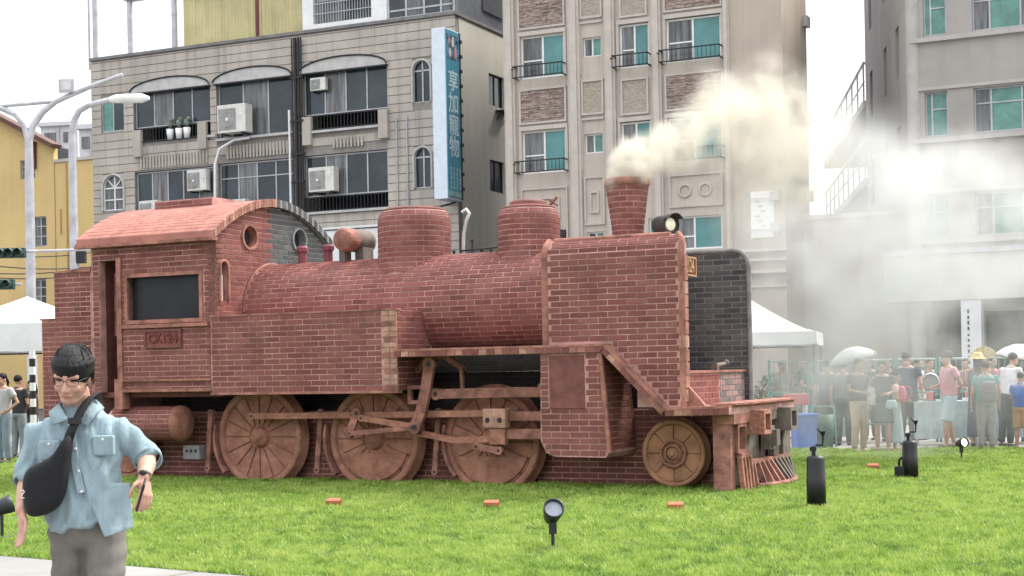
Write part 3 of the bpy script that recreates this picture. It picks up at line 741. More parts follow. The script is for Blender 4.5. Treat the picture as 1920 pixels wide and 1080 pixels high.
# ------------------------------------------------------------------ lamp posts, traffic lights, cables
PA=at(57,500,40); PA.z=0
lp=thing('street_lamp','double armed lamp post with floodlight in front of yellow building','street lamp',PA)
def rel(px,py,base,d=40): v=at(px,py,d); return (v.x-base.x,v.y-base.y,v.z)
mb=MB(); mb.tube([(0,0,0),(0,0,3),rel(55,330,PA),rel(54,258,PA)],[.14,.13,.12,.10],12); mb.build('post',M_pole,lp)
mb=MB(); mb.tube([rel(53,262,PA),rel(46,235,PA),rel(30,215,PA),rel(0,202,PA),rel(-60,190,PA)],[.09,.085,.08,.075,.07],10); mb.build('arm',M_pole,lp)
mb=MB(); mb.tube([rel(55,262,PA),rel(62,235,PA),rel(80,210,PA),rel(105,190,PA),rel(170,162,PA),rel(230,140,PA)],[.09,.085,.08,.07,.06,.05],10); mb.build('arm',M_pole,lp)
mb=MB(); mb.tube([rel(-60,204,PA),rel(105,190,PA)],.05,8); mb.build('cross_bar',M_pole,lp)
c=rel(127,164,PA)
mb=MB(); mb.box(c[0]-.16,c[0]+.16,c[1]-.1,c[1]+.08,c[2]-.12,c[2]+.17); mb.box(c[0]-.2,c[0]+.2,c[1]-.16,c[1]-.1,c[2]-.16,c[2]+.2); mb.build('floodlight',M_alu,lp,bevel=.02)
mb=MB(); mb.box(c[0]-.14,c[0]+.14,c[1]-.175,c[1]-.161,c[2]-.09,c[2]+.15); mb.build('floodlight_lens',mat('lens_pale',(.6,.6,.6),.2),lp)
PB=at(140,500,41); PB.z=0
lp2=thing('street_lamp','single armed lamp post with long lamp head reaching across tiled building','street lamp',PB)
q=lambda a,b: rel(a,b,PB,41)
mb=MB(); mb.tube([(0,0,0),q(140,500),q(135,250)],[.14,.12,.10],12); mb.build('post',M_pole,lp2)
mb=MB(); mb.tube([q(135,255),q(138,228),q(148,208),q(165,198),q(205,187)],[.09,.085,.08,.075,.07],10); mb.build('arm',M_pole,lp2)
a=q(205,187); b=q(280,184)
mb=MB(); mb.tube([a,(a[0]+.2,a[1],a[2]+.02),(b[0]-.2,b[1],b[2]),b],[.07,.12,.13,.05],10); mb.build('lamp_head',M_white,lp2)
mb=MB(); mb.box(.05,.3,-.1,.1,4.6,5.1); mb.build('control_box',M_black,lp2); 
# traffic lights on a long arm
for (px,py,n,lab) in ((22,474,3,'upper dark green traffic light with visors at left edge'),(8,533,2,'lower dark green traffic light at the left edge')):
    p=at(px,py,38); t=thing('traffic_light',lab,'traffic light',p,0,'traffic lights at the crossing')
    M_tl=mat('signal_green',(.02,.06,.05),.5,.1)
    L_=.68 if n==3 else .5
    mb=MB(); mb.box(-L_/2,L_/2,-.08,.1,-.13,.12); mb.build('housing',M_tl,t,bevel=.02)
    for i in range(n):
        x=-L_/2+L_*(i+.5)/n; mb=MB(); mb.lathe([(.09,-.32),(.105,-.3),(.105,-.08),(.09,-.08)],14,(x,0,0),'y',a0=-PI*.45,a1=PI*1.1); mb.build('visor',M_tl,t)
        mb=MB(); mb.disc((x,-.083,0),.085,'y'); mb.build('lens',M_dark,t)
    mb=MB(); mb.tube([(-.8,.12,.02),(2.2,.12,.06)] if n==3 else [(-.8,.12,0),(.4,.12,0)],.035,8); mb.build('arm',M_pole,t)
for i,(y0,y1) in enumerate(((497,505),(512,502),(520,515),(478,476))):
    a=at(-20,y0,46); b=at(230,y1-14,52); m_=(a+b)/2; m_.z-=.35
    mb=MB(); pts=[a.lerp(m_,s).lerp(m_.lerp(b,s),s) for s in [k/10 for k in range(11)]]
    mb.tube(pts,.02,5); o=mb.build('overhead_cable',M_black); tag(o,['uppermost of three sagging black cables across the yellow building','middle of three sagging black cables across the yellow building','lowest of three sagging black cables across the yellow building','straight black cable level with the upper traffic light'][i],'cable','overhead cables')
# ------------------------------------------------------------------ brick locomotive
BR=brick_mat('brick_red',[(.15,.050,.045),(.19,.064,.055),(.23,.082,.068),(.168,.056,.050),(.205,.073,.062),(.25,.094,.078)],stain=(.37,.19,.16),stain_amt=.30)
BG=brick_mat('brick_grey',[(.060,.062,.068),(.085,.088,.094),(.115,.117,.12),(.045,.047,.052),(.095,.098,.10)],stain=(.22,.21,.20),stain_amt=.3)
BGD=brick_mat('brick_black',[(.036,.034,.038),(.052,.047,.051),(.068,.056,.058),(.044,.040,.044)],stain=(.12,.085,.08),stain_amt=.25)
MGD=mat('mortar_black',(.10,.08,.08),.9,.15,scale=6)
MR=mat('mortar_pink',(.52,.295,.26),.9,.22,scale=3.5,bump=.3,bscale=80)
MG=mat('mortar_grey',(.27,.265,.26),.9,.12,scale=6,bump=.3,bscale=80)
TRIM=mat('pink_coping',(.38,.17,.13),.85,.26,scale=5,bump=.35,bscale=60)
TRIMG=mat('grey_coping',(.24,.24,.245),.85,.18,scale=5,bump=.35,bscale=60)
PALE=mat('pale_header',(.46,.265,.195),.85,.2,scale=7,bump=.4,bscale=50)
TC=mat('terracotta',(.37,.178,.125),.88,.22,scale=5.5,bump=.9,bscale=26,col2=(.24,.105,.072),streak=.3)
TC2=mat('terracotta_pink',(.34,.155,.12),.85,.28,scale=5,bump=.6,bscale=40)
TCG=mat('terracotta_grey',(.18,.15,.13),.85,.2,scale=5,bump=.35,bscale=45)
ROOF=mat('roof_brick',(.42,.18,.145),.85,.12,scale=4,bump=.3,bscale=40)
PLAIN=mat('plain_red_panel',(.20,.075,.065),.8,.15,scale=6,bump=.3,bscale=60)
MAROON=mat('maroon_paint',(.20,.05,.065),.6,.1)
LC=thing('brick_locomotive','life size steam locomotive built of red and grey bricks on the lawn','locomotive',(LOCO[0],LOCO[1],0),-LOCO_A)
BH,BL,GAP=.075,.262,.013
N_SINGLE=[0]; SINGLE_MAX=300
BRICK_CACHE={}
def unit_brick(w,h,m,proud=.007):
    key=(round(w,3),round(h,3),m.name)
    if key not in BRICK_CACHE:
        mb=MB(); c=.003; w2,h2=w/2,h/2
        vs=[(-w2,.002,-h2),(w2,.002,-h2),(w2,.002,h2),(-w2,.002,h2),(-w2+c,-proud,-h2+c),(w2-c,-proud,-h2+c),(w2-c,-proud,h2-c),(-w2+c,-proud,h2-c)]
        mb.add(vs,[(4,5,6,7),(0,1,5,4),(1,2,6,5),(2,3,7,6),(3,0,4,7)])
        BRICK_CACHE[key]=mb.mesh('brick',[m])
    return BRICK_CACHE[key]
def lay(s_int,t0,t1,bh=BH,bl=BL,phase=0.0):
    n=max(1,round((t1-t0)/bh)); h=(t1-t0)/n
    for r in range(n):
        a=t0+r*h; b=a+h; off=(r%2)*bl/2+phase
        for lo,hi in s_int((a+b)/2):
            k=math.floor((lo-off)/bl)
            while True:
                x0=max(lo,off+k*bl); x1=min(hi,off+(k+1)*bl); k+=1
                if off+(k-1)*bl>=hi: break
                if x1-x0<.045: continue
                yield x0+GAP/2,x1-GAP/2,a+GAP/2,b-GAP/2
def laid(parent, name, surf, s_int, t0, t1, mats, pick=None, bh=BH, bl=BL, proud=.007, phase=0.0, single=False, nseg=1):
    """bricks on a surface: surf(s,t,n)->point; the largest in view are objects of their own"""
    mb=MB()
    for s0,s1,a,b in lay(s_int,t0,t1,bh,bl,phase):
        sc=(s0+s1)/2; tc=(a+b)/2
        mi=pick(surf(sc,tc,0)) if pick else 0
        if single and N_SINGLE[0]<SINGLE_MAX:
            me=unit_brick(s1-s0,b-a,mats[mi],proud); o=bpy.data.objects.new('brick',me); COL.objects.link(o); o.parent=parent; o.location=surf(sc,tc,0); N_SINGLE[0]+=1; continue
        c=.003
        if nseg>1:
            vs=[]; fs=[]
            for i in range(nseg+1):
                s=s0+(s1-s0)*i/nseg; vs+=[surf(s,a,-.004),surf(s,a+c,proud),surf(s,b-c,proud),surf(s,b,-.004)]
            for i in range(nseg):
                o_=i*4
                for j in range(3): fs.append((o_+j,o_+4+j,o_+5+j,o_+1+j))
            fs+=[(0,1,2,3),(nseg*4+3,nseg*4+2,nseg*4+1,nseg*4)]
            mb.add(vs,fs,mi,False,random.random()*.98+.01); continue
        vs=[surf(s0,a,-.002),surf(s1,a,-.002),surf(s1,b,-.002),surf(s0,b,-.002),surf(s0+c,a+c,proud),surf(s1-c,a+c,proud),surf(s1-c,b-c,proud),surf(s0+c,b-c,proud)]
        mb.add(vs,[(4,5,6,7),(0,1,5,4),(1,2,6,5),(2,3,7,6),(3,0,4,7)],mi,False,random.random()*.98+.01)
    if mb.v:
        o=mb.build(name,mats,parent); o['kind']='stuff'; return o
def near(y0): return lambda s,t,n: (s,y0-n,t)            # faces the camera side (-y)
def front(x0): return lambda s,t,n: (x0+n,s,t)           # faces forward (+x)
const=lambda a,b: (lambda t:[(a,b)])
def holes(a,b,hs):
    def f(t):
        out=[]; cur=a
        for h0,h1,z0,z1 in sorted(hs):
            if z0<t<z1:
                if h0>cur: out.append((cur,h0))
                cur=max(cur,h1)
        if cur<b: out.append((cur,b))
        return out
    return f
NEAR=-1.25; CC=.15        # near side plane, centre line of the cab
half=lambda p: 0 if p[1]<.10 else 1

# --- base wall behind the wheels
mb=MB(); mb.box(-6.3,3.3,-.45,.65,-.1,.98); bw=mb.build('base_wall',MR,LC)
laid(bw,'brick_course',near(-.45),const(-6.28,3.28),0.0,.975,[BR])
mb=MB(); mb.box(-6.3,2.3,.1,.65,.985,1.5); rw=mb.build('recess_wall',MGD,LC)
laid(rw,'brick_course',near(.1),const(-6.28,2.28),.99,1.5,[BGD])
mb=MB(); mb.box(-4.2,2.3,-1.2,.6,1.20,1.235); mb.build('tank_underside',PLAIN,LC) if False else None
# --- cab
DOOR=(-6.30,-5.93,1.3,3.27); WIN=(-5.74,-4.41,2.36,2.99)
mb=MB(); cells(mb,-6.45,-4.12,1.30,3.5,NEAR,NEAR+.14,[DOOR,WIN]); cs=mb.build('cab_side_wall',MR,LC)
side_int=holes(-6.43,-4.14,[DOOR,(WIN[0]-.07,WIN[1]+.07,WIN[2]-.09,WIN[3]+.06)])
laid(cs,'brick_course',near(NEAR),side_int,1.30,3.5,[BR],single=False)
def ring(x0,x1,z0,z1,w,y0,y1,m,name,parent):
    q=MB(); q.box(x0-w,x1+w,y0,y1,z1,z1+w); q.box(x0-w,x1+w,y0,y1,z0-w,z0); q.box(x0-w,x0,y0,y1,z0,z1); q.box(x1,x1+w,y0,y1,z0,z1); return q.build(name,m,parent)
ring(*WIN[:2],WIN[2],WIN[3],.055,NEAR-.03,NEAR+.1,TRIM,'window_surround',cs)
mb=MB(); mb.box(WIN[0],WIN[1],NEAR+.09,NEAR+.11,WIN[2],WIN[3]); mb.build('window_pane',mat('cab_pane',(.018,.02,.026),.35,.15,spec=.3),cs)
mb=MB(); mb.box(-5.86,-4.25,NEAR-.06,NEAR-.001,2.24,2.29); mb.build('window_ledge',TRIM,cs)
mb=MB(); mb.box(-5.95,-5.86,NEAR-.03,NEAR-.001,1.38,3.3); mb.build('door_post',TRIM,cs)
mb=MB(); mb.box(-5.9,-4.2,NEAR-.05,NEAR-.001,1.30,1.345); mb.box(-5.9,-4.2,NEAR-.04,NEAR-.001,1.46,1.485); mb.build('base_moulding',TRIM,cs)
mb=MB(); mb.box(-5.99,-5.84,NEAR-.06,NEAR+.1,1.05,1.50); mb.build('step_block',TRIM,cs)
ring(-5.39,-4.77,1.97,2.18,.03,NEAR-.05,NEAR-.004,PLAIN,'plate_border',cs)
mb=MB(); mb.box(-5.39,-4.77,NEAR-.03,NEAR-.004,1.97,2.18); npl=mb.build('number_plate',mat('plate_red',(.26,.085,.075),.8,.15),cs)
me=text_mesh('CK124','plate_lettering',mat('plate_letter_red',(.15,.04,.035),.8),.19,.012,bold=.004)
o=link('plate_lettering',me,npl); o.matrix_local=Matrix.Translation((-5.08,NEAR-.035,2.075))@Matrix.Rotation(PI/2,4,'X')@Matrix.Diagonal((1.0,1,1,1))
mb=MB(); mb.box(-6.45,-4.14,1.42,1.55,1.3,3.5); fw=mb.build('cab_side_wall',MG,LC)
mb=MB(); mb.box(-6.44,-4.14,NEAR+.15,1.41,1.22,1.30); mb.build('cab_floor',PLAIN,LC)
mb=MB(); mb.box(-6.45,-6.33,NEAR+.142,1.41,1.31,3.5); mb.build('cab_back_panel',PLAIN,LC)
mb=MB(); mb.box(-6.28,-6.08,NEAR+.3,NEAR+.36,2.15,3.1); mb.build('cab_inner_panel',TRIM,LC)
# cab front wall, arched top, two portholes and a slot window
def roof_z(y): return 3.52+.52*(1-((y-CC)/1.42)**2)
PORT=[(-.45,3.56,.165),(.82,3.6,.165)]; SLOT=(-1.17,-.97,2.60,3.18)
def cab_front_int(t):
    lim=1.42*math.sqrt(max(0,1-(t-3.5)/.54)) if t>3.5 else 1.42
    lo,hi=max(CC-lim,NEAR),min(CC+lim,1.55); hs=[]
    for y,z,r in PORT:
        if abs(t-z)<r+.02: w=math.sqrt(max((r+.02)**2-(t-z)**2,0)); hs.append((y-w,y+w,t-1,t+1))
    if SLOT[2]<t<SLOT[3]: hs.append((SLOT[0],SLOT[1],t-1,t+1))
    return holes(lo,hi,hs)(t)
def strip_wall(x0,x1,intf,t0,t1,dt,mats,name,parent,split):
    q=MB(); t=t0
    while t<t1-1e-6:
        for lo,hi in intf(t+dt/2):
            if lo<split<hi:
                q.box(x0,x1,lo,split,t,t+dt,0); q.box(x0,x1,split,hi,t,t+dt,1)
            else: q.box(x0,x1,lo,hi,t,t+dt,0 if hi<=split+1e-6 else 1)
        t+=dt
    return q.build(name,mats,parent)
cf=strip_wall(-4.26,-4.12,cab_front_int,1.3,4.04,.0274,[MR,MG],'cab_bulkhead',LC,.12)
laid(cf,'brick_course',front(-4.12),cab_front_int,2.0,4.02,[BR,BG],pick=half)
for y,z,r in PORT:
    q=MB(); q.lathe([(r-.005,-.12),(r-.005,.03),(r+.03,.03),(r+.03,0)],24,(-4.12,y,z),'x',smooth=False); q.build('porthole_ring',TRIM if y<0 else TRIMG,cf)
    q=MB(); q.disc((-4.23,y,z),r,'x'); q.build('porthole_glass',M_dark,cf)
sp=[(SLOT[0],SLOT[2]),(SLOT[1],SLOT[2])]+[((SLOT[0]+SLOT[1])/2+.1*math.cos(PI*i/8),SLOT[3]-.1+.1*math.sin(PI*i/8)) for i in range(9)]
q=MB(); q.tube([(-4.11,a,b) for a,b in sp[1:]+[sp[0]]],.022,6); q.build('slot_surround',TRIM,cf)
q=MB(); q.box(-4.24,-4.22,SLOT[0],SLOT[1],SLOT[2],SLOT[3]); q.build('slot_glass',M_dark,cf)
q=MB(); q.tube([(-4.17,-1.06,2.6),(-4.17,-1.06,2.98)],.018,6); q.build('slot_daylight',M_white,cf)  # added white tube, stands in for the light showing through the slot
# roof: curved courses running lengthwise, voussoirs along the front edge
def roof_pt(t,dz=0.0):      # t from 0 (near eave) to 1 (far eave)
    y=CC-1.52+3.04*t; return y, 3.50+.56*(1-((y-CC)/1.52)**2)+dz
rf=MB(); n=28
for mi,(i0,i1) in enumerate(((0,14),(14,28))):
    for i in range(i0,i1):
        y0,z0=roof_pt(i/n); y1,z1=roof_pt((i+1)/n)
        for (xa,xb) in ((-6.62,-4.06),):
            vs=[(xa,y0,z0),(xb,y0,z0),(xb,y1,z1),(xa,y1,z1),(xa,y0,z0+.09),(xb,y0,z0+.09),(xb,y1,z1+.09),(xa,y1,z1+.09)]
            rf.add(vs,[(0,3,2,1),(4,5,6,7),(0,1,5,4),(1,2,6,5),(2,3,7,6),(3,0,4,7)],mi)
cr=rf.build('cab_roof',[ROOF,MG],LC)
q=MB()
for i in range(38):
    for seg in range(8):
        xa=-6.62+.32*seg+(.16 if i%2 else 0); xb=min(xa+.31,-4.075)
        y0,z0=roof_pt((i+.08)/38,.09); y1,z1=roof_pt((i+.92)/38,.09)
        if xb-xa<.05: continue
        q.add([(xa,y0,z0),(xb,y0,z0),(xb,y1,z1),(xa,y1,z1),(xa,y0,z0+.006),(xb,y0,z0+.006),(xb,y1,z1+.006),(xa,y1,z1+.006)],[(4,5,6,7),(0,1,5,4),(1,2,6,5),(2,3,7,6),(3,0,4,7)],0 if i<19 else 1,False,random.random())
q.build('roof_brick_course',[ROOF,BG],cr)['kind']='stuff'
nv=44
for i in range(nv):
    y0,z0=roof_pt((i+.07)/nv); y1,z1=roof_pt((i+.93)/nv)
    q=MB(); q.prism([(y0,z0-.015),(y1,z1-.015),(y1,z1+.105),(y0,z0+.105)],-4.058,-4.03+random.uniform(0,.006),'yz')
    q.build('voussoir',(TRIM if i%3 else PALE) if i<22 else (TRIMG if i%2 else BG),cr)
q=MB(); q.box(-6.64,-4.04,CC-1.56,CC-1.44,3.455,3.5); q.build('eave_moulding',TRIM,cr)
q=MB(); q.box(-5.97,-4.86,-.35,.6,4.0,4.215); rv=q.build('roof_vent',MR,LC)
laid(rv,'brick_course',near(-.35),const(-5.96,-4.87),4.0,4.2,[BR])
# --- bunker behind the cab
q=MB(); q.box(-7.19,-6.46,NEAR,1.5,.9,3.12); q.box(-7.46,-7.191,NEAR,1.5,.9,2.41); bk=q.build('bunker',MR,LC)
laid(bk,'brick_course',near(NEAR),holes(-7.45,-6.47,[(-7.5,-7.19,2.4,3.2)]),.9,3.12,[BR])
q=MB(); q.prism([(-7.2,3.12),(-6.46,3.12),(-6.46,3.19),(-7.2,3.14)],NEAR-.02,1.5); q.box(-7.48,-7.2,NEAR-.02,1.5,2.41,2.44); q.build('bunker_coping',TRIM,bk)
# --- side tanks
for yA,yB,m_,b_ in ((-1.28,-.35,MR,BR),(.5,1.5,MG,BG)):
    q=MB(); q.box(-4.21,-1.10,yA,yB,1.28,2.36); tk=q.build('side_tank',m_,LC)
    if yA<0:
        laid(tk,'brick_course',near(yA),const(-4.20,-1.34),1.28,2.36,[BR],single=True)
        laid(tk,'brick_course',front(-1.10),const(yA+.01,yB),1.28,2.36,[BR])
        for i in range(15):
            z=1.285+i*.0715; w=.10 if i%2 else .0
            q=MB(); q.box(-1.335+w*.4,-1.215,yA-.012,yA-.001,z+.004,z+.066); q.box(-1.205,-1.10,yA-.012+.004*(i%2),yA-.001,z+.004,z+.066); q.build('quoin_brick',PALE if i%3 else TRIM,tk)
        q=MB(); q.box(-4.22,-1.09,yA-.015,yA+.1,2.362,2.385); q.build('tank_coping',TRIM,tk)
        q=MB(); q.box(-4.22,-1.09,yA-.02,yA+.1,1.245,1.278); q.build('tank_base',TRIM,tk)
    else: laid(tk,'brick_course',front(-1.10),const(yA,yB),1.28,2.36,[BG])
# --- boiler and smokebox
BY,BZ,BRAD=.10,2.45,.72
def boiler_surf(s,t,n):     # t = angle*radius from the near side (-y) up over the top
    a=t/BRAD; r=BRAD+n; return (s,BY-r*math.cos(a),BZ+r*math.sin(a))
q=MB(); q.lathe([(BRAD,-4.115),(BRAD,1.25)],72,(0,BY,BZ),'x'); bo=q.build('boiler',MR,LC)
laid(bo,'brick_course',lambda s,t,n: boiler_surf(s,t,n),const(-4.1,1.2),-1.1*BRAD,1.62*BRAD,[BR])
laid(bo,'brick_course',lambda s,t,n: boiler_surf(s,t,n),const(-4.1,1.2),1.62*BRAD,PI*BRAD,[BG])
q=MB(); q.tube([(-4.10,BY-.735*math.cos(a),BZ+.735*math.sin(a)) for a in [PI*i/24 for i in range(25)]],.02,6); q.build('boiler_band',TRIM,bo)
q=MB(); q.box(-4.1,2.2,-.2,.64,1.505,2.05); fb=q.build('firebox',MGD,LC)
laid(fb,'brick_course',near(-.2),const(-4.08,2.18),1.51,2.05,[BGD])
q=MB(); q.lathe([(.74,1.25),(.74,2.18),(.70,2.20),(.001,2.20)],48,(0,BY,BZ),'x'); sb=q.build('smokebox',TC2,LC)
q=MB(); q.lathe([(.60,2.20),(.60,2.25),(.50,2.29),(.001,2.33)],40,(0,BY,BZ),'x'); q.build('smokebox_door',TCG,sb)
q=MB()
for z in (-.28,.28): q.box(2.23,2.33,BY-.62,BY+.5,BZ+z-.035,BZ+z+.035)
q.lathe([(.07,2.31),(.07,2.43),(.001,2.43)],14,(0,BY,BZ),'x'); q.bar((2.41,BY,BZ),(2.41,BY+.2,BZ+.14),.03,.03); q.build('door_hinge',TCG,sb)
# --- domes and chimney, laid in rings
def ring_brick(parent,cx,cy,prof,t0,t1,mats,pick=None,bl=.2,bh=BH):
    def rad(z):
        for (r0,z0),(r1,z1) in zip(prof[:-1],prof[1:]):
            if z0<=z<=z1: return r0+(r1-r0)*(z-z0)/(z1-z0)
        return prof[-1][0]
    r_=rad((t0+t1)/2)
    def surf(s,t,n): a=s/r_; r=rad(t)+n; return (cx+r*math.sin(a),cy-r*math.cos(a),t)
    return laid(parent,'brick_course',surf,const(-PI*r_*.98,PI*r_*.98),t0,t1,mats,pick,bh,bl,nseg=5)
def dome(name,cx,r,z0,z1,cap=False):
    prof=[(r+.06,z0-.25),(r+.02,z0-.05),(r,z0+.05),(r,z1-.17),(r-.022,z1-.09),(r-.07,z1-.03),(r-.15,z1-.004),(.001,z1+.01)]
    q=MB(); q.lathe(prof,40,(cx,BY,0)); d=q.build(name,MR,LC)
    ring_brick(d,cx,BY,prof,z0-.2,z1-.05,[BR,BG],lambda p: 0 if p[1]<BY+.28 else 1)
    q=MB(); q.lathe([(r-.075,z1-.05),(r-.055,z1-.035),(r-.075,z1-.012),(r-.15,z1+.008),(.001,z1+.018)],40,(cx,BY,0)); q.build('dome_crown',BR,d)
    if cap:
        q=MB(); q.lathe([(.26,z1),(.26,z1+.05),(.22,z1+.075),(.001,z1+.08)],28,(cx,BY,0)); q.build('dome_cap',PLAIN,d)
    return d
dome('sand_dome',-1.61,.52,3.12,3.86); d2_=dome('steam_dome',.22,.43,3.12,3.78,True)
q=MB(); q.tube([(.5,BY+.1,3.78),(.62,BY+.1,3.9)],.02,6); q.tube([(.62,BY+.1,3.78),(.5,BY+.1,3.86)],.02,6); q.build('cross_handle',TC2,d2_)
cprof=[(.23,3.1),(.20,3.24),(.21,3.4),(.285,3.96)]
q=MB(); q.lathe(cprof,36,(1.70,BY,0)); ch=q.build('chimney',MR,LC)
ring_brick(ch,1.70,BY,cprof,3.2,3.95,[BR],None,.17)
q=MB(); q.lathe([(.285,3.945),(.305,3.955),(.305,4.03),(.285,4.05),(.235,4.05),(.22,3.98)],36,(1.70,BY,0)); q.lathe([(.22,3.98),(.18,3.5),(.001,3.5)],36,(1.70,BY,0),mat=1); q.build('chimney_rim',[TRIM,M_dark],ch)
# --- fittings on the boiler
sgx=-2.62
q=MB(); q.lathe([(.001,-.28),(.13,-.27),(.165,-.23),(.17,-.1),(.17,.0)],24,(sgx,0,3.46),'y'); sgn=q.build('steam_generator',TC2,LC)
q=MB(); q.lathe([(.17,.0),(.17,.32),(.18,.33),(.18,.40),(.001,.42)],24,(sgx,0,3.46),'y'); q.build('generator_casing',TCG,sgn)
q=MB(); q.box(sgx-.14,sgx-.04,-.12,.05,3.1,3.38); q.box(sgx+.02,sgx+.16,.06,.34,3.1,3.36); q.build('generator_stand',TCG,sgn)
for x in (-3.52,-3.06):
    q=MB(); q.lathe([(.075,3.1),(.065,3.16),(.065,3.33),(.09,3.34),(.09,3.40),(.07,3.42),(.001,3.42)],12,(x,BY-.05,0),smooth=False); q.build('safety_valve',MAROON,LC)
q=MB(); pts=[(-1.0,.42,3.15),(-.98,.42,3.5),(-.93,.42,3.68),(-.88,.42,3.78),(-.93,.42,3.84),(-1.0,.42,3.80)]; q.tube(pts,.025,8); q.build('whistle_pipe',mat('pale_pipe',(.6,.57,.53),.5),LC)
q=MB(); q.tube([(-1.0,.36,3.24),(-.2,.36,3.27)],.014,6); q.tube([(.6,.3,3.27),(2.3,.3,3.3)],.014,6)
q.build('handrail',M_black,LC)
q=MB(); q.lathe([(.001,-.14),(.11,-.13),(.13,-.09),(.13,.10),(.14,.12),(.14,.14)],20,(0,0,0),'x'); q.lathe([(.14,.14),(.143,.19),(.14,.24)],14,(0,0,0),'x',a0=.5,a1=PI-.5); q.disc((.118,0,0),.128,'x'); hl=q.build('headlamp',mat('lamp_iron',(.07,.065,.06),.6,.2),LC,(2.22,BY,3.40),-R(28))
q=MB(); q.box(-.1,.1,-.09,.09,-.3,-.13); q.build('lamp_stand',TCG,hl)
q=MB(); q.lathe([(.085,.125),(.06,.145),(.001,.155)],20,(0,0,0),'x'); q.build('lamp_lens',mat('lamp_lens',(.85,.8,.65),.15,.05,emit=(1,.9,.65,.12)),hl)
# --- smoke deflectors
def rb_z(x): return 1.83 if x<1.96 else (1.83-.81*(x-1.96)/.80 if x<2.76 else 1.02)
DX0,DX1=1.08,2.98
def defl_int(t):
    lo,hi=DX0,DX1
    if t<1.83: lo=max(lo,1.96+(1.83-t)*.80/.81)
    if t>3.02: # rounded top corners, in unrolled height
        e=t-3.02; r=.27; k=r-math.sqrt(max(r*r-min(e,r)**2,0)); hi-=k; lo+=k*.5
    return [(lo,hi)]
def defl_surf(y0,sg):
    def f(s,t,n):
        if t<=2.92: return (s,y0+sg*n,t)
        r=.27; a=(t-2.92)/r; return (s,y0+(-sg)*r*(1-math.cos(a))+sg*n*math.cos(a),2.92+(r+n*1.0)*math.sin(a) if True else 0)
    return f
T_TOP=2.92+.27*1.15
df=MB(); zz=[1.02+ (1.9/26)*i for i in range(27)]+[2.92+.27*1.15*i/6 for i in range(1,7)]
sf=defl_surf(NEAR,-1)
for a,b in zip(zz[:-1],zz[1:]):
    lo,hi=defl_int((a+b)/2)[0]
    vs=[sf(lo,a,0),sf(hi,a,0),sf(hi,b,0),sf(lo,b,0),sf(lo,a,-.1),sf(hi,a,-.1),sf(hi,b,-.1),sf(lo,b,-.1)]
    df.add(vs,[(0,1,2,3),(7,6,5,4),(0,4,5,1),(1,5,6,2),(2,6,7,3),(3,7,4,0)])
dn=df.build('smoke_deflector',MR,LC)
dint=lambda t:[(defl_int(t)[0][0]+.06,defl_int(t)[0][1]-.07)]
laid(dn,'brick_course',sf,dint,1.05,T_TOP-.03,[BR],single=True)
# edging
def edge_path(): 
    L1=[sf(DX0+.02,1.83+(T_TOP-1.83)*i/14,.0) for i in range(15)]
    top=[sf(DX0+.1+(DX1-.22-DX0-.1)*i/4,T_TOP,0) for i in range(5)]
    fr=[sf(defl_int(t)[0][1]-.02,t,0) for t in [T_TOP-(T_TOP-1.03)*i/18 for i in range(19)]]
    return L1,top,fr
L1,tp,fr_=edge_path()
q=MB(); q.tube(L1,.042,6); q.tube(tp,.035,6); q.tube(fr_,.042,6); q.build('edge_coping',TRIM,dn)
for i in range(11):
    z=1.1+i*.165; q=MB(); q.box(DX1-.055,DX1+.028,NEAR-.03,NEAR+.08,z,z+.145); q.build('edge_stone',TRIM if i%4 else PALE,dn)
FY=1.22
pol=[(1.1,1.05),(3.0,1.05),(3.0,2.88)]+[(3.0-.22+.22*math.cos(PI/2*i/6),2.88+.22*math.sin(PI/2*i/6)) for i in range(1,7)]+[(1.3,3.10),(1.1,2.95)]
q=MB(); q.prism(pol,FY,FY+.1); dfar=q.build('smoke_deflector',MG,LC)
def far_int(t):
    hi=2.97-(.22-math.sqrt(max(.22**2-(max(t-2.88,0))**2,0)) if t>2.88 else 0); return [(1.15,hi)]
laid(dfar,'brick_course',near(FY),far_int,1.06,3.06,[BG])
q=MB(); q.tube([(a,FY,b) for a,b in pol[1:10]],.035,6); q.build('edge_coping',TRIMG,dfar)
# front of the smokebox: number plate, saddle block
q=MB(); q.box(2.45,2.50,-.28,.50,2.72,2.98); fpl=q.build('number_plate',mat('plate_dark_red',(.14,.035,.025),.7,.15),LC)
q=MB(); q.box(2.501,2.515,-.28,.50,2.955,2.98); q.box(2.501,2.515,-.28,.50,2.72,2.745); q.box(2.501,2.515,.475,.50,2.745,2.955); q.box(2.501,2.515,-.28,-.255,2.745,2.955); q.build('plate_border',mat('plate_gold',(.46,.27,.14),.7,.12),fpl)
me=text_mesh('CK124','plate_lettering',mat('plate_gold',(.46,.27,.14)),.25,.006,bold=.006)
o=link('plate_lettering',me,fpl); o.matrix_local=Matrix.Translation((2.512,.17,2.85))@Matrix(((0,0,1,0),(1,0,0,0),(0,1,0,0),(0,0,0,1)))@Matrix.Diagonal((.66,1,1,1))
q=MB(); q.box(2.3,2.92,-1.14,.17,1.03,1.44,0); q.box(2.3,2.92,.171,1.2,1.03,1.44,1); sd=q.build('saddle_block',[MR,MG],LC)
laid(sd,'brick_course',front(2.92),const(-1.13,.16),1.04,1.42,[BR]); laid(sd,'brick_course',front(2.92),const(.18,1.19),1.04,1.42,[mat('pinkish_block',(.30,.20,.18),.85,.12),mat('greyish_block',(.17,.15,.145),.85,.12)],lambda p: 1 if int(p[2]*13+p[1]*3)%3==0 else 0)
q=MB(); q.box(2.3,2.95,-1.15,1.2,1.442,1.47); q.build('saddle_coping',TRIM,sd)
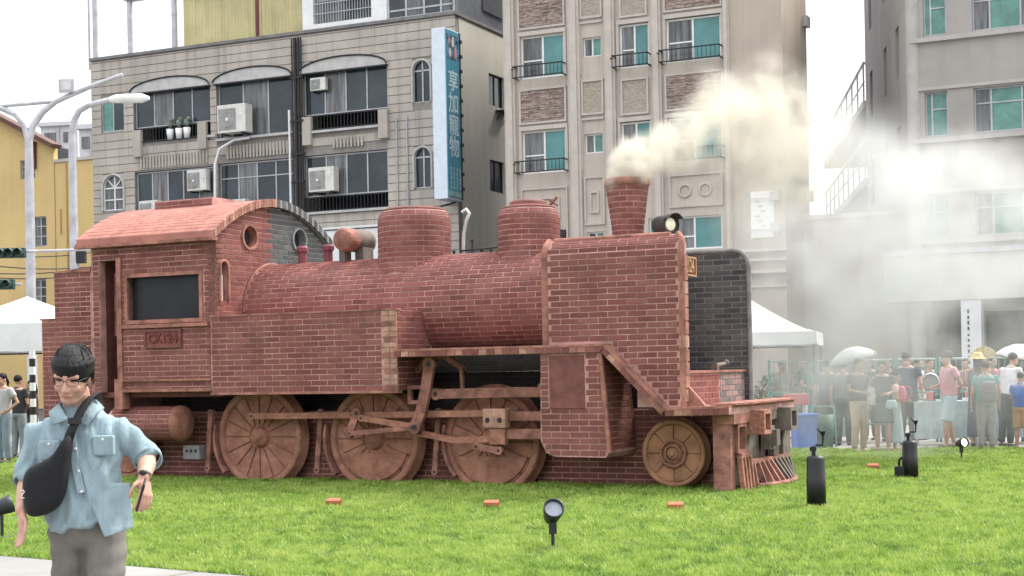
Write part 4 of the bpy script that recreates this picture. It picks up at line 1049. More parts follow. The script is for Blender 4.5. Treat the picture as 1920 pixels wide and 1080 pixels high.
q=MB(); q.prism([(2.99,1.04),(3.22,1.04),(2.99,1.30)],NEAR+.03,NEAR+.10); q.build('corner_gusset',TC2,LC)
q=MB(); q.box(2.8,2.88,.2,.28,1.471,1.55); q.tube([(2.84,.28,1.53),(2.84,.62,1.55)],.03,8); q.ball((2.84,.68,1.56),.05,8,6); q.build('lamp_iron',TCG,LC)
# --- running board with header bricks along its edge
path=[(-1.08,1.80),(1.96,1.80),(2.76,1.0),(3.58,1.02)]
YB0,YB1=-1.40,-.5
for i in range(3):
    (xa,za),(xb,zb)=path[i],path[i+1]
    L_=math.hypot(xb-xa,zb-za); ux,uz=(xb-xa)/L_,(zb-za)/L_; nx,nz=-uz,ux
    q=MB(); q.prism([(xa,za),(xb,zb),(xb+nx*.03,zb+nz*.03),(xa+nx*.03,za+nz*.03)],YB0-.015,YB1 if i<2 else 1.3); rb=q.build('running_board',TRIM,LC)
    q=MB(); q.prism([(xa,za),(xb,zb),(xb-nx*.075,zb-nz*.075),(xa-nx*.075,za-nz*.075)],YB0,YB1 if i<2 else 1.28); q.build('board_soffit',MR,rb)
    k=int(L_/.115)
    for j in range(k):
        a=(j+.06)/k*L_; b=(j+.94)/k*L_
        q=MB(); q.prism([(xa+ux*a-nx*.004,za+uz*a-nz*.004),(xa+ux*b-nx*.004,za+uz*b-nz*.004),(xa+ux*b-nx*.07,za+uz*b-nz*.07),(xa+ux*a-nx*.07,za+uz*a-nz*.07)],YB0-.012,YB0-.001); q.build('header_brick',[BR,TRIM,PALE][(j*7)%5%3 if j%3 else 0],rb)
# --- cylinder casing
CY0=-1.37
q=MB(); q.prism([(1.08,1.72),(1.06,.62),(1.13,.47),(1.25,.42),(1.95,.41),(2.0,.47),(1.90,1.72)],CY0,-.46); cc=q.build('cylinder_casing',MR,LC)
def cyl_int(t):
    lo=1.07 if t>.62 else 1.07+(.62-t)*.7; hi=2.0-(t-.47)*.08 if t>.47 else 1.96
    if 1.02<t<1.70: return [(lo,1.185),(1.70,hi)]
    return [(lo,hi)]
laid(cc,'brick_course',near(CY0),cyl_int,.43,1.72,[BR],phase=.03)
q=MB(); q.box(1.20,1.685,CY0-.014,CY0-.001,1.03,1.695); q.build('access_panel',PLAIN,cc)
laid(cc,'brick_course',lambda s,t,n:(2.0-(t-.47)*.08+n+.002,s,t),const(CY0+.02,-.47),.5,1.7,[BR])
q=MB(); q.bar((2.005,CY0+.01,.47),(1.905,CY0+.01,1.72),.05,.05); q.build('casing_edge',TRIM,cc)
# --- wheels
def wheel(cx,cz,r,yo,ns,mat_,name='wheel',cw=True):
    q=MB(); q.lathe([(.001,.05),(r*.86,.05),(r*.87,0),(r*.985,0),(r,.015),(r,.11),(r*1.07,.13),(r*1.07,.17),(.001,.17)],48,(cx,yo,cz),'y'); w=q.build(name,mat_,LC)
    q=MB()
    for i in range(ns):
        a0=2*PI*i/ns+.022; a1=2*PI*(i+1)/ns-.022; pts=[]
        for a,rr in ((a0+.05,r*.26),(a0,r*.84),((a0+a1)/2,r*.85),(a1,r*.84),(a1-.05,r*.26)): pts.append((cx+rr*math.cos(a),cz+rr*math.sin(a)))
        q.prism(pts,yo+.028,yo+.051)
    q.build('spoke_panel',mat_,w)
    q=MB(); q.lathe([(.001,-.05),(r*.07,-.05),(r*.08,-.03),(r*.17,-.025),(r*.19,0),(r*.22,.05)],28,(cx,yo,cz),'y'); q.build('hub',mat_,w)
    if cw:
        q=MB(); pts=[(cx+r*.8*math.cos(a),cz+r*.8*math.sin(a)) for a in [R(200)+R(140)*k/12 for k in range(13)]]; q.prism(pts,yo-.004,yo+.02); q.build('counterweight',mat_,w)
    return w
wheel(-3.77,.62,.73,-.78,16,TC,cw=False); wheel(-1.82,.60,.72,-.78,16,TC); wheel(.03,.57,.72,-.78,16,TC)
wheel(-6.25,.42,.43,-.78,10,TC)
w4=wheel(2.62,.435,.425,-.78,8,mat('terracotta_tan',(.44,.225,.13),.8,.2,scale=4,bump=.4,bscale=30),cw=False)
q=MB(); q.lathe([(.15,-.012),(.165,-.02),(.18,-.012),(.18,.03)],28,(2.62,-.78,.435),'y'); q.lathe([(.09,-.03),(.105,-.035),(.12,-.02)],24,(2.62,-.78,.435),'y'); q.build('hub_ring',TC,w4)
# --- rods and valve gear
YR=-.95
def plate(pts,w,y0,th,m,name,hole=True):
    q=MB()
    for (a,b) in zip(pts[:-1],pts[1:]): q.bar((a[0],y0,a[1]),(b[0],y0,b[1]),th,w,(0,0,1) if abs(a[0]-b[0])>abs(a[1]-b[1]) else (1,0,0))
    for a in (pts[0],pts[-1]): q.lathe([(.001,-th/2-.004),(w*.62,-th/2-.004),(w*.62,th/2+.004),(.001,th/2+.004)],16,(a[0],y0,a[1]),'y',smooth=False)
    o=q.build(name,m,LC)
    if hole:
        for a in (pts[0],pts[-1]):
            h=MB(); h.disc((a[0],y0-th/2-.007,a[1]),w*.24,'y'); h.build('pin_hole',M_black,o)
    return o
plate([(-3.75,.93),(-1.0,.945),(.2,.96)],.085,YR,.06,TC,'coupling_rod')
plate([(-.66,1.22),(.55,1.235),(.95,1.23)],.13,YR-.05,.07,TC2,'slide_bar')
plate([(-.72,1.62),(-.78,1.30),(-.86,1.0),(-.96,.78)],.15,YR-.12,.06,TC2,'expansion_link')
q=MB(); ring_=(-1.06,-.84,1.10,1.34); 
o=ring(-1.02,-.88,1.14,1.29,.05,YR-.13,YR-.06,TC2,'link_bracket',LC)
plate([(-1.02,1.55),(-.86,1.72),(-.62,1.73),(-.33,1.56)],.075,YR+.1,.05,TC2,'reversing_arm')
plate([(-.31,1.55),(-.30,1.28)],.045,YR+.02,.05,TC2,'lifting_rod')
plate([(-1.90,.97),(-2.03,.69)],.11,YR-.10,.05,TC2,'eccentric_crank')
plate([(-1.82,.90),(-.96,.78)],.08,YR-.11,.045,TC,'eccentric_rod')
plate([(-2.0,.69),(-1.0,.77)],.065,YR-.13,.045,TC2,'return_rod')
plate([(-.93,.69),(-.42,.60),(.22,.62)],.08,YR-.03,.05,TC,'connecting_rod')
q=MB(); q.box(.06,.40,YR-.12,YR+.05,.76,1.02); xh=q.build('crosshead',PALE,LC,bevel=.02)
for x_ in (.14,.32): q=MB(); q.disc((x_,YR-.125,.87),.035,'y'); q.build('bolt_hole',M_black,xh)
q=MB(); q.box(.15,.38,YR-.10,YR,.55,.755); q.build('crosshead_drop',TC,xh)
plate([(-.03,.52),(.30,.47)],.085,YR-.11,.05,TC2,'union_link')
q=MB(); q.box(.38,1.07,YR-.04,YR+.05,.62,.75); q.build('guide_bar',TC2,LC)
q=MB(); q.box(.42,1.07,YR-.03,YR+.05,.86,.98); q.build('guide_bar',TC2,LC)
q=MB(); q.lathe([(.13,.9),(.14,1.07)],18,(0,YR,1.25),'x'); q.lathe([(.10,.86),(.13,.9)],18,(0,YR,1.25),'x'); q.build('valve_gland',TC2,LC)
for x in (-4.66,-2.72,-.80):
    plate([(x+.06,.98),(x+.02,.55),(x-.02,.16)],.075,-.80,.06,TC2,'brake_hanger')
    q=MB(); pts=[]
    cx=x+.89; cz=.60
    for k in range(9): a=R(165)+R(55)*k/8; pts.append((cx+.79*math.cos(a),cz+.79*math.sin(a)))
    for k in range(9): a=R(220)-R(55)*k/8; pts.append((cx+.745*math.cos(a),cz+.745*math.sin(a)))
    q.prism(pts,-.84,-.72); q.build('brake_shoe',TC2,LC)
# --- air reservoir and socket box under the cab
AY=-1.0
q=MB(); q.lathe([(.25,-6.2),(.25,-5.02)],32,(0,AY,.83),'x'); ar=q.build('air_reservoir',MR,LC)
laid(ar,'brick_course',lambda s,t,n:(s,AY-(.25+n)*math.cos(t/.25),.83+(.25+n)*math.sin(t/.25)),const(-6.2,-5.03),-.35,.5,[BR],bh=.07)
q=MB(); q.lathe([(.265,-5.03),(.265,-4.98),(.24,-4.94),(.17,-4.90),(.001,-4.88)],32,(0,AY,.83),'x'); q.build('reservoir_end',TC,ar)
q=MB(); q.box(-5.02,-4.72,-.95,-.75,.30,.50); sx_=q.build('socket_box',TRIMG,LC)
for i in range(3): q=MB(); q.disc((-4.95+i*.08,-.953,.42),.025,'y'); q.build('socket',M_black,sx_)
# --- buffer beam and pilot
PX=3.52
q=MB(); q.box(3.30,PX,-1.20,-1.04,0,.98); q.build('pilot_post',TC2,LC); q=MB(); q.box(3.30,PX,1.05,1.28,0,.98); q.build('pilot_post',TCG,LC)
q=MB(); q.box(3.30,PX-.04,-1.035,1.05,.05,.98); q.build('pilot_back',TCG,LC)
q=MB(); q.box(3.36,PX+.06,-1.22,.1,.82,1.0); q.box(3.36,PX+.06,.101,1.28,.82,1.0,1); q.build('buffer_beam',[TC2,TCG],LC)
q=MB(); q.prism([(3.40,-1.30),(3.62,-1.27),(3.66,.0),(3.60,1.33),(3.30,1.33),(3.30,-1.30)],1.052,1.075,'xy'); q.build('beam_cap',TRIM,LC)
for yc,mt in ((-.45,TC),(.68,TCG)):
    o=MB()
    for (a,b,c,d) in ((-.15,.15,.80,.85),(-.15,.15,.55,.60),(-.15,-.10,.60,.80),(.10,.15,.60,.80)): o.box(PX-.03,PX+.24,yc+a,yc+b,c+.12,d+.12)
    o.box(PX-.03,PX+.04,yc-.1,yc+.1,.72,.92); o.build('buffer_box',mt,LC)
o=MB()
for (a,b,c,d) in ((-.17,.17,.78,.82),(-.17,.17,.46,.50),(-.17,-.12,.50,.78),(.12,.17,.50,.78)): o.box(PX-.03,PX+.05,-.88+a,-.88+b,c,d)
o.build('step_frame',TC2,LC)
o=MB(); o.box(PX,PX+.12,.0,.2,.45,.75); o.box(PX+.12,PX+.2,.03,.17,.5,.7); o.box(PX,PX+.08,.28,.5,.36,.6); o.build('coupler',TCG,LC)
o=MB(); o.box(PX-.02,PX+.08,-1.0,-.62,.40,.46); o.build('slat_rail',TC2,LC)
o=MB(); o.box(PX-.02,PX+.08,-.6,1.0,.30,.35); o.build('slat_rail',TC2,LC)
for i in range(4):
    y=-1.0+i*.12; o=MB(); o.bar((PX+.05,y,.42),(PX+.09,y,0),.045,.06,(1,0,0)); o.build('pilot_slat',TC,LC)
for i in range(10):
    f=i/9; y=-.52+f*1.5; bul=.26*(1-(2*f-1)**2)*.6
    o=MB(); o.bar((PX+.05,y,.33),(PX+.12+bul,y+.10*(f-.4),0.0),.045,.06,(1,0,0)); o.build('pilot_slat',TC2 if f<.55 else TCG,LC)
o=MB(); pts=[(PX+.14+.16*(1-(2*k/8-1)**2),-.55+1.55*k/8,.03) for k in range(9)]; o.tube(pts,.035,6); o.build('toe_rail',TC2,LC)
o=MB(); o.box(PX+.0,PX+.07,.72,1.02,.33,.72); o.build('step_plate',TCG,LC)
# ------------------------------------------------------------------ people
SKIN=[mat('skin_a',(.50,.29,.21),.55,.08,scale=8),mat('skin_b',(.42,.23,.16),.55,.08,scale=8)]
HAIR=mat('black_hair',(.008,.0075,.008),.55,.3,scale=40,bump=.35,bscale=220,stretch=(1,1,.15),spec=.25)
def cloth(c,name=None,rough=.85):
    return mat(name or 'cloth_%02x%02x%02x'%tuple(int(255*v) for v in c),c,rough,.10,scale=6,bump=.25,bscale=120)
def hand(mb,W,D,T,curl=.5,k=1.0):
    W=Vector(W); D=Vector(D).normalized(); T=Vector(T); T=(T-D*T.dot(D)).normalized(); Nn=D.cross(T)
    mb.limb([W-D*.02*k,W+D*.03*k,W+D*.08*k],[(.026*k,.017*k),(.036*k,.015*k),(.038*k,.012*k)],10,0,T)
    for i,L in enumerate((.070,.078,.073,.057)):
        b=W+D*.082*k+T*(.029-.0195*i)*k; d1=(D+Nn*curl*.45+T*(.10-.07*i)).normalized(); d2=(D+Nn*curl*1.3).normalized(); d3=(D*.5+Nn*curl*2.0).normalized()
        p1=b+d1*L*.45*k; p2=p1+d2*L*.32*k; p3=p2+d3*L*.23*k
        mb.limb([b-d1*.01,p1,p2,p3],[.0095*k,.0088*k,.008*k,.0068*k],8)
    b=W+D*.02*k+T*.028*k; p1=b+(D*.7+T*.8).normalized()*.036*k; p2=p1+(D*1.0+T*.25+Nn*curl*.6).normalized()*.032*k; p3=p2+(D*1.0+Nn*curl*.8).normalized()*.022*k
    mb.limb([b,p1,p2,p3],[.013*k,.0105*k,.0092*k,.007*k],8)
def head_shapes(mb,C,M,k=1.0):
    """skull, jaw, nose, brow, ears; M turns head space (face to -y) into body space"""
    P=lambda x,y,z: Vector(C)+M@(Vector((x,y,z))*k)
    mb.ball(P(0,.012,.035),(.074*k,.094*k,.090*k),18,12,0,M)
    mb.ball(P(0,-.02,-.025),(.064*k,.072*k,.085*k),18,12,0,M)
    mb.ball(P(0,-.05,-.085),(.036*k,.034*k,.028*k),12,8,0,M)
    mb.limb([P(-.045,-.01,-.075),P(-.02,-.058,-.092),P(.02,-.058,-.092),P(.045,-.01,-.075)],[.020*k,.018*k,.018*k,.020*k],8)
    mb.limb([P(0,-.088,.018),P(0,-.100,-.012),P(0,-.108,-.032)],[(.008*k,.009*k),(.010*k,.011*k),(.013*k,.012*k)],8)
    mb.ball(P(-.012,-.098,-.034),.010*k,8,6); mb.ball(P(.012,-.098,-.034),.010*k,8,6)
    mb.limb([P(-.05,-.075,.030),P(0,-.086,.030),P(.05,-.075,.030)],[.013*k,.013*k,.013*k],8)
    mb.ball(P(-.038,-.072,-.025),(.024*k,.018*k,.022*k),10,8,0,M); mb.ball(P(.038,-.072,-.025),(.024*k,.018*k,.022*k),10,8,0,M)
    mb.limb([P(-.020,-.088,-.060),P(0,-.095,-.059),P(.020,-.088,-.060)],[.008*k,.0095*k,.008*k],8)
    for s in (-1,1): mb.ball(P(s*.077,.012,-.005),(.010*k,.020*k,.031*k),8,8,0,M)
    return P
def face_bits(par,P,k=1.0,closed=False):
    q=MB()
    for s in (-1,1): q.ball(P(s*.031,-.079,.010),(.014*k,.006*k,(.004 if closed else .006)*k),10,6)
    q.build('eye',mat('eye_dark',(.03,.02,.018),.3),par)
    q=MB()
    for s in (-1,1): q.limb([P(s*.014,-.094,.033),P(s*.034,-.088,.040),P(s*.053,-.074,.034)],[.004*k,.005*k,.003*k],6)
    q.build('eyebrow',HAIR,par)
    q=MB(); q.limb([P(-.022,-.0965,-.060),P(0,-.1035,-.058),P(.022,-.0965,-.060)],[.0035*k,.005*k,.0035*k],6); q.build('lips',mat('lips',(.36,.14,.11),.5),par)
ARM={'down':((.235,.03,1.13),(.245,-.05,.88)),'front':((.225,-.01,1.13),(.07,-.22,1.08)),'phone':((.20,-.10,1.15),(.09,-.27,1.37)),
     'back':((.25,.13,1.14),(.05,.17,.98)),'hip':((.31,.08,1.15),(.17,-.04,1.0)),'reach':((.22,-.16,1.17),(.14,-.38,1.12)),'hold':((.21,-.08,1.16),(.12,-.22,1.28))}
def person(label,loc,rz,H=1.65,top=(.2,.2,.2),bottom=('trousers',(.1,.1,.12)),arms=('down','down'),hair='short',hat=None,skin=0,sleeve=.55,build=1.0,stride=0.0,shoes=(.05,.05,.05),lean=0.0,group='people watching at the edge of the lawn',voxel=.0125,seated=False):
    k=H/1.7; t=thing('person',label,'person',loc,rz,group)
    V=lambda x,y,z: Vector((x*k,(y+(-lean*(z-.9) if z>.9 else 0))*k,z*k)); b=build
    mb=MB(); M=Matrix.Rotation(R(8),3,'X')
    HC=V(0,-.02,1.575); P=head_shapes(mb,HC,M,k*.98)
    mb.limb([V(0,.02,1.38),V(0,.0,1.50)],[.052*k,.048*k],10)
    mb.limb([V(0,.01,1.40),V(0,.01,1.25),V(0,.01,1.07),V(0,.01,.92)],[(.15*k,.085*k),(.16*k*b,.10*k*b),(.14*k*b,.095*k*b),(.155*k*b,.105*k*b)],14,0,(1,0,0))
    legs=[]
    for s in (-1,1):
        st=stride*s
        kn=V(s*.095,-.02-st*.6,.48); an=V(s*.10,.02-st*1.0,.085); hp=V(s*.085,.01,.90)
        if seated: kn=V(s*.10,-.40,.50); an=V(s*.11,-.40,.09); hp=V(s*.09,.0,.52)
        legs.append((hp,kn,an))
        mb.limb([hp,(hp+kn)/2,kn,kn.lerp(an,.35),an],[.085*k*b,.075*k*b,.055*k,.056*k,.036*k],12)
        mb.limb([an+Vector((0,.03*k,-.04*k)),an+Vector((0,-.06*k,-.05*k)),an+Vector((s*.01,-.15*k,-.06*k))],[(.035*k,.035*k),(.04*k,.03*k),(.035*k,.018*k)],10,0,(1,0,0))
    aj=[]
    for s,a in zip((-1,1),arms):
        e,w=ARM[a]; sh=V(s*.175*b,.01,1.385); el=V(s*e[0]*(b if a=='down' else 1),e[1],e[2]); wr=V(s*w[0]*(b if a=='down' else 1),w[1],w[2]); aj.append((sh,el,wr))
        mb.limb([sh,(sh+el)/2,el,wr],[.048*k,.043*k,.036*k,.025*k],10)
        hand(mb,wr,wr-el,Vector((-s*.5,-.8,.1)),.6,k)
    fused(mb,'body',SKIN[skin],t,voxel,4)
    face_bits(t,P,k*.98)
    # shirt
    q=MB()
    q.limb([V(0,.015,1.425),V(0,.012,1.38),V(0,.01,1.25),V(0,.01,1.08),V(0,.01,.93)],[(.10*k,.07*k),(.185*k*b,.105*k),(.185*k*b,.125*k*b),(.175*k*b,.125*k*b),(.185*k*b,.13*k*b)],16,0,(1,0,0),.15)
    if sleeve>0:
        for sh,el,wr in aj:
            if sleeve<=1: q.limb([sh,sh.lerp(el,sleeve*.5),sh.lerp(el,sleeve)],[.066*k,.066*k,.064*k],10,0,None,.15)
            else: q.limb([sh,el,el.lerp(wr,.85)],[.068*k,.055*k,.042*k],10)
    fused(q,'shirt',cloth(top),t,.014,4)
    kind,bc=bottom; q=MB()
    if kind=='skirt' or kind=='long_skirt':
        zb=.52 if kind=='skirt' else .16
        q.limb([V(0,.01,1.0),V(0,.01,.88),V(0,0,(.88+zb)/2),V(0,0,zb+.03)],[(.145*k*b,.11*k*b),(.18*k*b,.135*k*b),(.20*k*b,.16*k),(.215*k*b,.18*k)],18,0,(1,0,0),.06)
    else:
        q.limb([V(0,.01,1.02),V(0,.01,.90)] if not seated else [V(0,.01,.62),V(0,.0,.5)],[(.165*k*b,.12*k*b),(.175*k*b,.13*k*b)],14,0,(1,0,0))
        for hp,kn,an in legs:
            if kind=='shorts': q.limb([hp,(hp+kn)/2,kn+Vector((0,0,.0*k))],[.105*k*b,.105*k*b,.10*k*b],12,0,None,.1)
            else: q.limb([hp,(hp+kn)/2,kn,kn.lerp(an,.5),an+Vector((0,0,.02))],[.10*k*b,.092*k*b,.078*k,.07*k,.062*k],12)
    fused(q,{'skirt':'skirt','long_skirt':'skirt','shorts':'shorts'}.get(kind,'trousers'),cloth(bc),t,.014,4)
    for hp,kn,an in legs:
        q=MB(); q.limb([an+Vector((0,.035*k,-.05*k)),an+Vector((0,-.06*k,-.055*k)),an+Vector((0,-.16*k,-.06*k))],[(.042*k,.034*k),(.046*k,.032*k),(.04*k,.022*k)],10,0,(1,0,0)); q.build('shoe',cloth(shoes,None,.6),t)
    # hair
    q=MB(); q.ball(HC+M@Vector((0,.022*k,.050*k)),(.083*k,.096*k,.088*k),14,10,0,M)
    if hair=='long':
        q.limb([HC+Vector((0,.07*k,.03*k)),HC+Vector((0,.10*k,-.10*k)),HC+Vector((0,.11*k,-.24*k))],[(.085*k,.05*k),(.085*k,.05*k),(.07*k,.03*k)],10,0,(1,0,0))
    if hair=='tail': q.limb([HC+Vector((0,.10*k,.04*k)),HC+Vector((0,.15*k,-.05*k)),HC+Vector((0,.13*k,-.16*k))],[.03*k,.03*k,.012*k],8)
    fused(q,'hair',HAIR,t,.012,3)
    if hat:
        q=MB(); hm,ht=cloth(hat[1]),hat[0]
        c=HC+Vector((0,.02*k,.06*k))
        if ht=='cap':
            q.lathe([(.095*k,0),(.093*k,.05*k),(.07*k,.085*k),(.001,.10*k)],16,c); q.prism([(c.x-.07*k,c.y-.07*k),(c.x+.07*k,c.y-.07*k),(c.x+.055*k,c.y-.17*k),(c.x-.055*k,c.y-.17*k)],c.z-.005,c.z+.012,'xy')
        else:
            q.lathe([(.16*k,-.03*k),(.10*k,.0),(.095*k,.05*k),(.06*k,.09*k),(.001,.095*k)],18,c)
        q.build('hat',hm,t)
    t['h']=H
    return t
def umbrella(label,loc,tilt,rz,r,c1,c2):
    t=thing('umbrella',label,'umbrella',loc,rz,'umbrellas held over the crowd'); t.rotation_euler=(tilt[0],tilt[1],rz)
    q=MB(); n=8; h=.24*r/.5
    vs=[(0,0,.80+h)]; fs=[]
    for j in range(n*2):
        a=PI*j/n; rr=r*(1.0 if j%2==0 else .93); 
        for f in (.4,.75,1.0): vs.append((rr*f*math.cos(a),rr*f*math.sin(a),.80+h*(1-f**2.0)-(.0 if j%2==0 else -.015*f)))
    m=n*2
    for j in range(m):
        a=1+j*3; b=1+((j+1)%m)*3
        q.add([],[]); fs.append((0,a,b)); fs.append((a,a+1,b+1,b)); fs.append((a+1,a+2,b+2,b+1))
    q.add(vs,fs,0,True); cn=q.build('canopy',cloth(c1),t); so=cn.modifiers.new('s','SOLIDIFY'); so.thickness=.006
    q=MB(); q.tube([(r*math.cos(2*PI*j/24),r*math.sin(2*PI*j/24),.79) for j in range(25)],.012,5); q.build('edge_band',cloth(c2),t)
    q=MB(); q.tube([(0,0,0),(0,0,.84+h)],.008,6); q.build('shaft',M_alu,t)
    q=MB(); q.tube([(0,0,-.1),(0,0,.02)],.014,8); q.build('handle',M_black,t)
    for j in range(8):
        a=2*PI*j/8; q=MB(); q.tube([(0,0,.55),(r*.5*math.cos(a),r*.5*math.sin(a),.80+h*.74)],.004,4); q.build('rib',M_alu,t)
    return t
def bag(label,loc,rz,size,col,kind='tote'):
    w,d,h=size; t=thing('backpack' if kind=='backpack' else 'bag',label,'backpack' if kind=='backpack' else 'bag',loc,rz)
    q=MB(); q.limb([(0,0,-h/2+d*.4),(0,0,0),(0,0,h/2-d*.5)],[(w*.48,d*.5),(w*.5,d*.55),(w*.42,d*.42)],14,0,(1,0,0)); q.build('sack',cloth(col),t)
    q=MB()
    if kind=='backpack':
        for s in (-1,1): q.tube([(s*w*.28,-d*.4,h*.42),(s*w*.32,-d*1.1,h*.3),(s*w*.33,-d*1.1,-.1*h),(s*w*.3,-d*.4,-h*.36)],.016,6)
        q.build('strap',cloth(tuple(c*.6 for c in col)),t)
        q=MB(); q.box(-w*.3,w*.3,d*.5,d*.68,-h*.38,0); q.build('pocket',cloth(tuple(c*.75 for c in col)),t,bevel=.02)
    else:
        q.tube([(-w*.3,0,h*.4),(-w*.2,0,h*.95),(w*.2,0,h*.95),(w*.3,0,h*.4)],.009,6); q.build('handle',cloth(tuple(c*.8 for c in col)),t)
    return t
def stand(px,py=846): 
    p=on_ground(px,py); p.z=-.01; return p
# ------------------------------------------------------------------ the man walking past in the foreground
MD=6.6; mp=at(140,706,MD)
MAN=thing('person','man in light blue shirt and glasses walking past with black shoulder bag','person',(mp.x,mp.y,-.01),0)
mx=lambda px:(px-140)/432.0
mz=lambda py:1.56-(py-706)/432.0
W=lambda px,py,y: Vector((mx(px),y,mz(py)))
mb=MB()
HM=Matrix.Rotation(R(-5),3,'Z')@Matrix.Rotation(R(16),3,'X')@Matrix.Rotation(R(4),3,'Y')
HC=Vector((.004,-.045,1.553)); HP=head_shapes(mb,HC,HM,.94)
mb.limb([(.012,.03,1.36),(.01,.015,1.43),(.006,-.005,1.50)],[.066,.058,.055],14)
mb.limb([(.01,.02,1.37),(.012,.02,1.22),(.025,.02,1.05),(.035,.02,.9)],[(.09,.05),(.13,.075),(.125,.075),(.12,.085)],16,0,(1,0,0))
VL=((-.165,.01,1.325),(-.218,.03,1.125),(-.200,-.13,.992)); VR=((.182,.02,1.335),(.300,.05,1.20),(.332,-.16,1.125))
for (sh,el,wr),T,D,cu in ((VL,Vector((.55,-.75,.2)),Vector((.02,-.02,-1)),.35),(VR,Vector((-.5,-.3,.75)),Vector((.12,-.35,-.85)),.9)):
    sh,el,wr=Vector(sh),Vector(el),Vector(wr)
    mb.limb([sh,(sh+el)/2,el,el.lerp(wr,.35),wr],[.036,.038,.040,.040,.027],12)
    hand(mb,wr,D,T,cu,1.02)
legp=[((-.045,.02,.88),(-.03,.05,.48),(-.06,.22,.10)),((.12,.01,.88),(.135,-.10,.49),(.13,-.14,.09))]
for hp,kn,an in legp:
    hp,kn,an=map(Vector,(hp,kn,an)); mb.limb([hp,(hp+kn)/2,kn,kn.lerp(an,.35),an],[.062,.06,.05,.05,.037],12)
    mb.limb([an+Vector((0,.03,-.04)),an+Vector((0,-.07,-.05)),an+Vector((0,-.16,-.06))],[(.035,.035),(.042,.03),(.035,.018)],10,0,(1,0,0))
SK=mat('skin_man',(.52,.30,.22),.5,.07,scale=14,bump=.08,bscale=160)
fused(mb,'body',SK,MAN,.0052,5)
face_bits(MAN,HP,.94,True)
# glasses: two rounded frames, bridge, temples
q=MB()
for s in (-1,1):
    pts=[HP(s*.033+.027*math.cos(a)*(1.0),-.098+.012*abs(math.cos(a))*(1 if s*math.cos(a)>0 else 0),.008+.019*math.sin(a)) for a in [2*PI*k/20 for k in range(21)]]
    q.tube(pts,.0012,6)
    q.tube([HP(s*.060,-.088,.014),HP(s*.078,-.03,.014),HP(s*.079,.02,.008)],.0016,6)
q.tube([HP(-.007,-.101,.012),HP(0,-.103,.014),HP(.007,-.101,.012)],.0016,6)
q.build('glasses',M_black,MAN)
# hair: bowl shaped fringe, strands over the scalp
q=MB()
q.ball(HP(0,.014,.052),(.088,.104,.092),20,14,0,HM)
q.ball(HP(0,.045,.02),(.080,.078,.080),18,12,0,HM)
for k in range(21):
    a=PI*(k/20-.5)*1.25; x=.082*math.sin(a); y=.018-.112*math.cos(a)
    q.limb([HP(x*.80,y*.72,.098),HP(x*1.0,y*.97,.074),HP(x*1.03,y*1.02,.044-.012*abs(math.sin(a))+.004*((k*5)%3))],[.016,.015,.006],8)
hair_noise=lambda co: .0009*np.sin(co[:,0]*310+np.sin(co[:,2]*90)*2.0)*np.clip((co[:,2]-1.5)*8,0,1)
fused(q,'hair',HAIR,MAN,.005,3,hair_noise)
q=MB()
for k in range(340):
    a=random.uniform(-PI,PI); fr_=math.cos(a)           # fr_ 1 = face side
    x1,y1=.086*math.sin(a),-.100*math.cos(a)+.012
    ze=.047+random.uniform(-.010,.012) if fr_>.2 else -.01+random.uniform(-.03,.03)
    st=Vector((random.uniform(-.03,.03),.035+random.uniform(-.02,.02),.143)); pts=[]
    for j in range(7):
        f=j/6; th=f*PI/2
        x_=st.x*(1-f)+x1*math.sin(th)*1.03; y_=st.y*(1-f)+(y1)*math.sin(th)*1.03; z_=ze+(.146-ze)*math.cos(th)
        pts.append(HP(x_+random.uniform(-.002,.002),y_+.008*(1-f),z_+random.uniform(-.001,.002)))
    q.tube(pts,[.0022,.0026,.0026,.0024,.002,.0015,.0006],4)
o=q.build('hair_strands',HAIR,MAN); o['kind']='stuff'
# shirt: boxy, half sleeves rolled, hem loose; folds as real relief
SH=mat('shirt_blue',(.265,.36,.40),.85,.10,scale=9,bump=.55,bscale=26,stretch=(1.6,1,.55))
q=MB()
q.limb([(.012,.02,1.405),(.012,.02,1.375),(.012,.012,1.30),(.015,.0,1.18),(.03,-.005,1.03),(.05,-.005,.92)],[(.095,.07),(.150,.088),(.178,.108),(.180,.120),(.180,.126),(.182,.132)],24,0,(1,0,0),.12)
for (sh,el,wr),f in ((VL,1.05),(VR,1.1)):
    sh,el,wr=Vector(sh),Vector(el),Vector(wr)
    e2=el.lerp(wr,.10)
    q.limb([sh,sh.lerp(el,.35),sh.lerp(el,.7),e2],[.055,.061,.062,.060],16,0,None,.15)
def folds(co):
    x,y,z=co[:,0],co[:,1],co[:,2]
    f=.009*np.sin(36*x+12*z+3*np.sin(7*z+4*x))*np.clip((1.38-z)*4,0,1)+.005*np.sin(26*z+58*x+2.4*np.sin(11*x+5*z))+.0036*np.sin(105*x-30*z+2*np.sin(24*z))
    return f
shirt=fused(q,'shirt',SH,MAN,.0065,4,folds)
# front flap hanging lower on one side, hem
q=MB(); vs=[];fs=[]
cols_=9; rows_=8
for j in range(rows_+1):
    for i in range(cols_+1):
        u=i/cols_; v=j/rows_
        px=160+(246-160)*u+ 49*v*(1-u)+6*v*u; py=905+ (1003-905)*v - (14*v*u)
        vs.append(W(px,py,-.098-.055*v+.085*u*u*(.6+.4*v)+.010*math.sin(9*u+3*v)*v))
for j in range(rows_):
    for i in range(cols_): a=j*(cols_+1)+i; fs.append((a,a+1,a+cols_+2,a+cols_+1))
q.add(vs,fs,0,True); fl=q.build('shirt_flap',SH,MAN); m_=fl.modifiers.new('s','SOLIDIFY'); m_.thickness=.006; m_=fl.modifiers.new('b','SUBSURF'); m_.levels=1; m_.render_levels=1
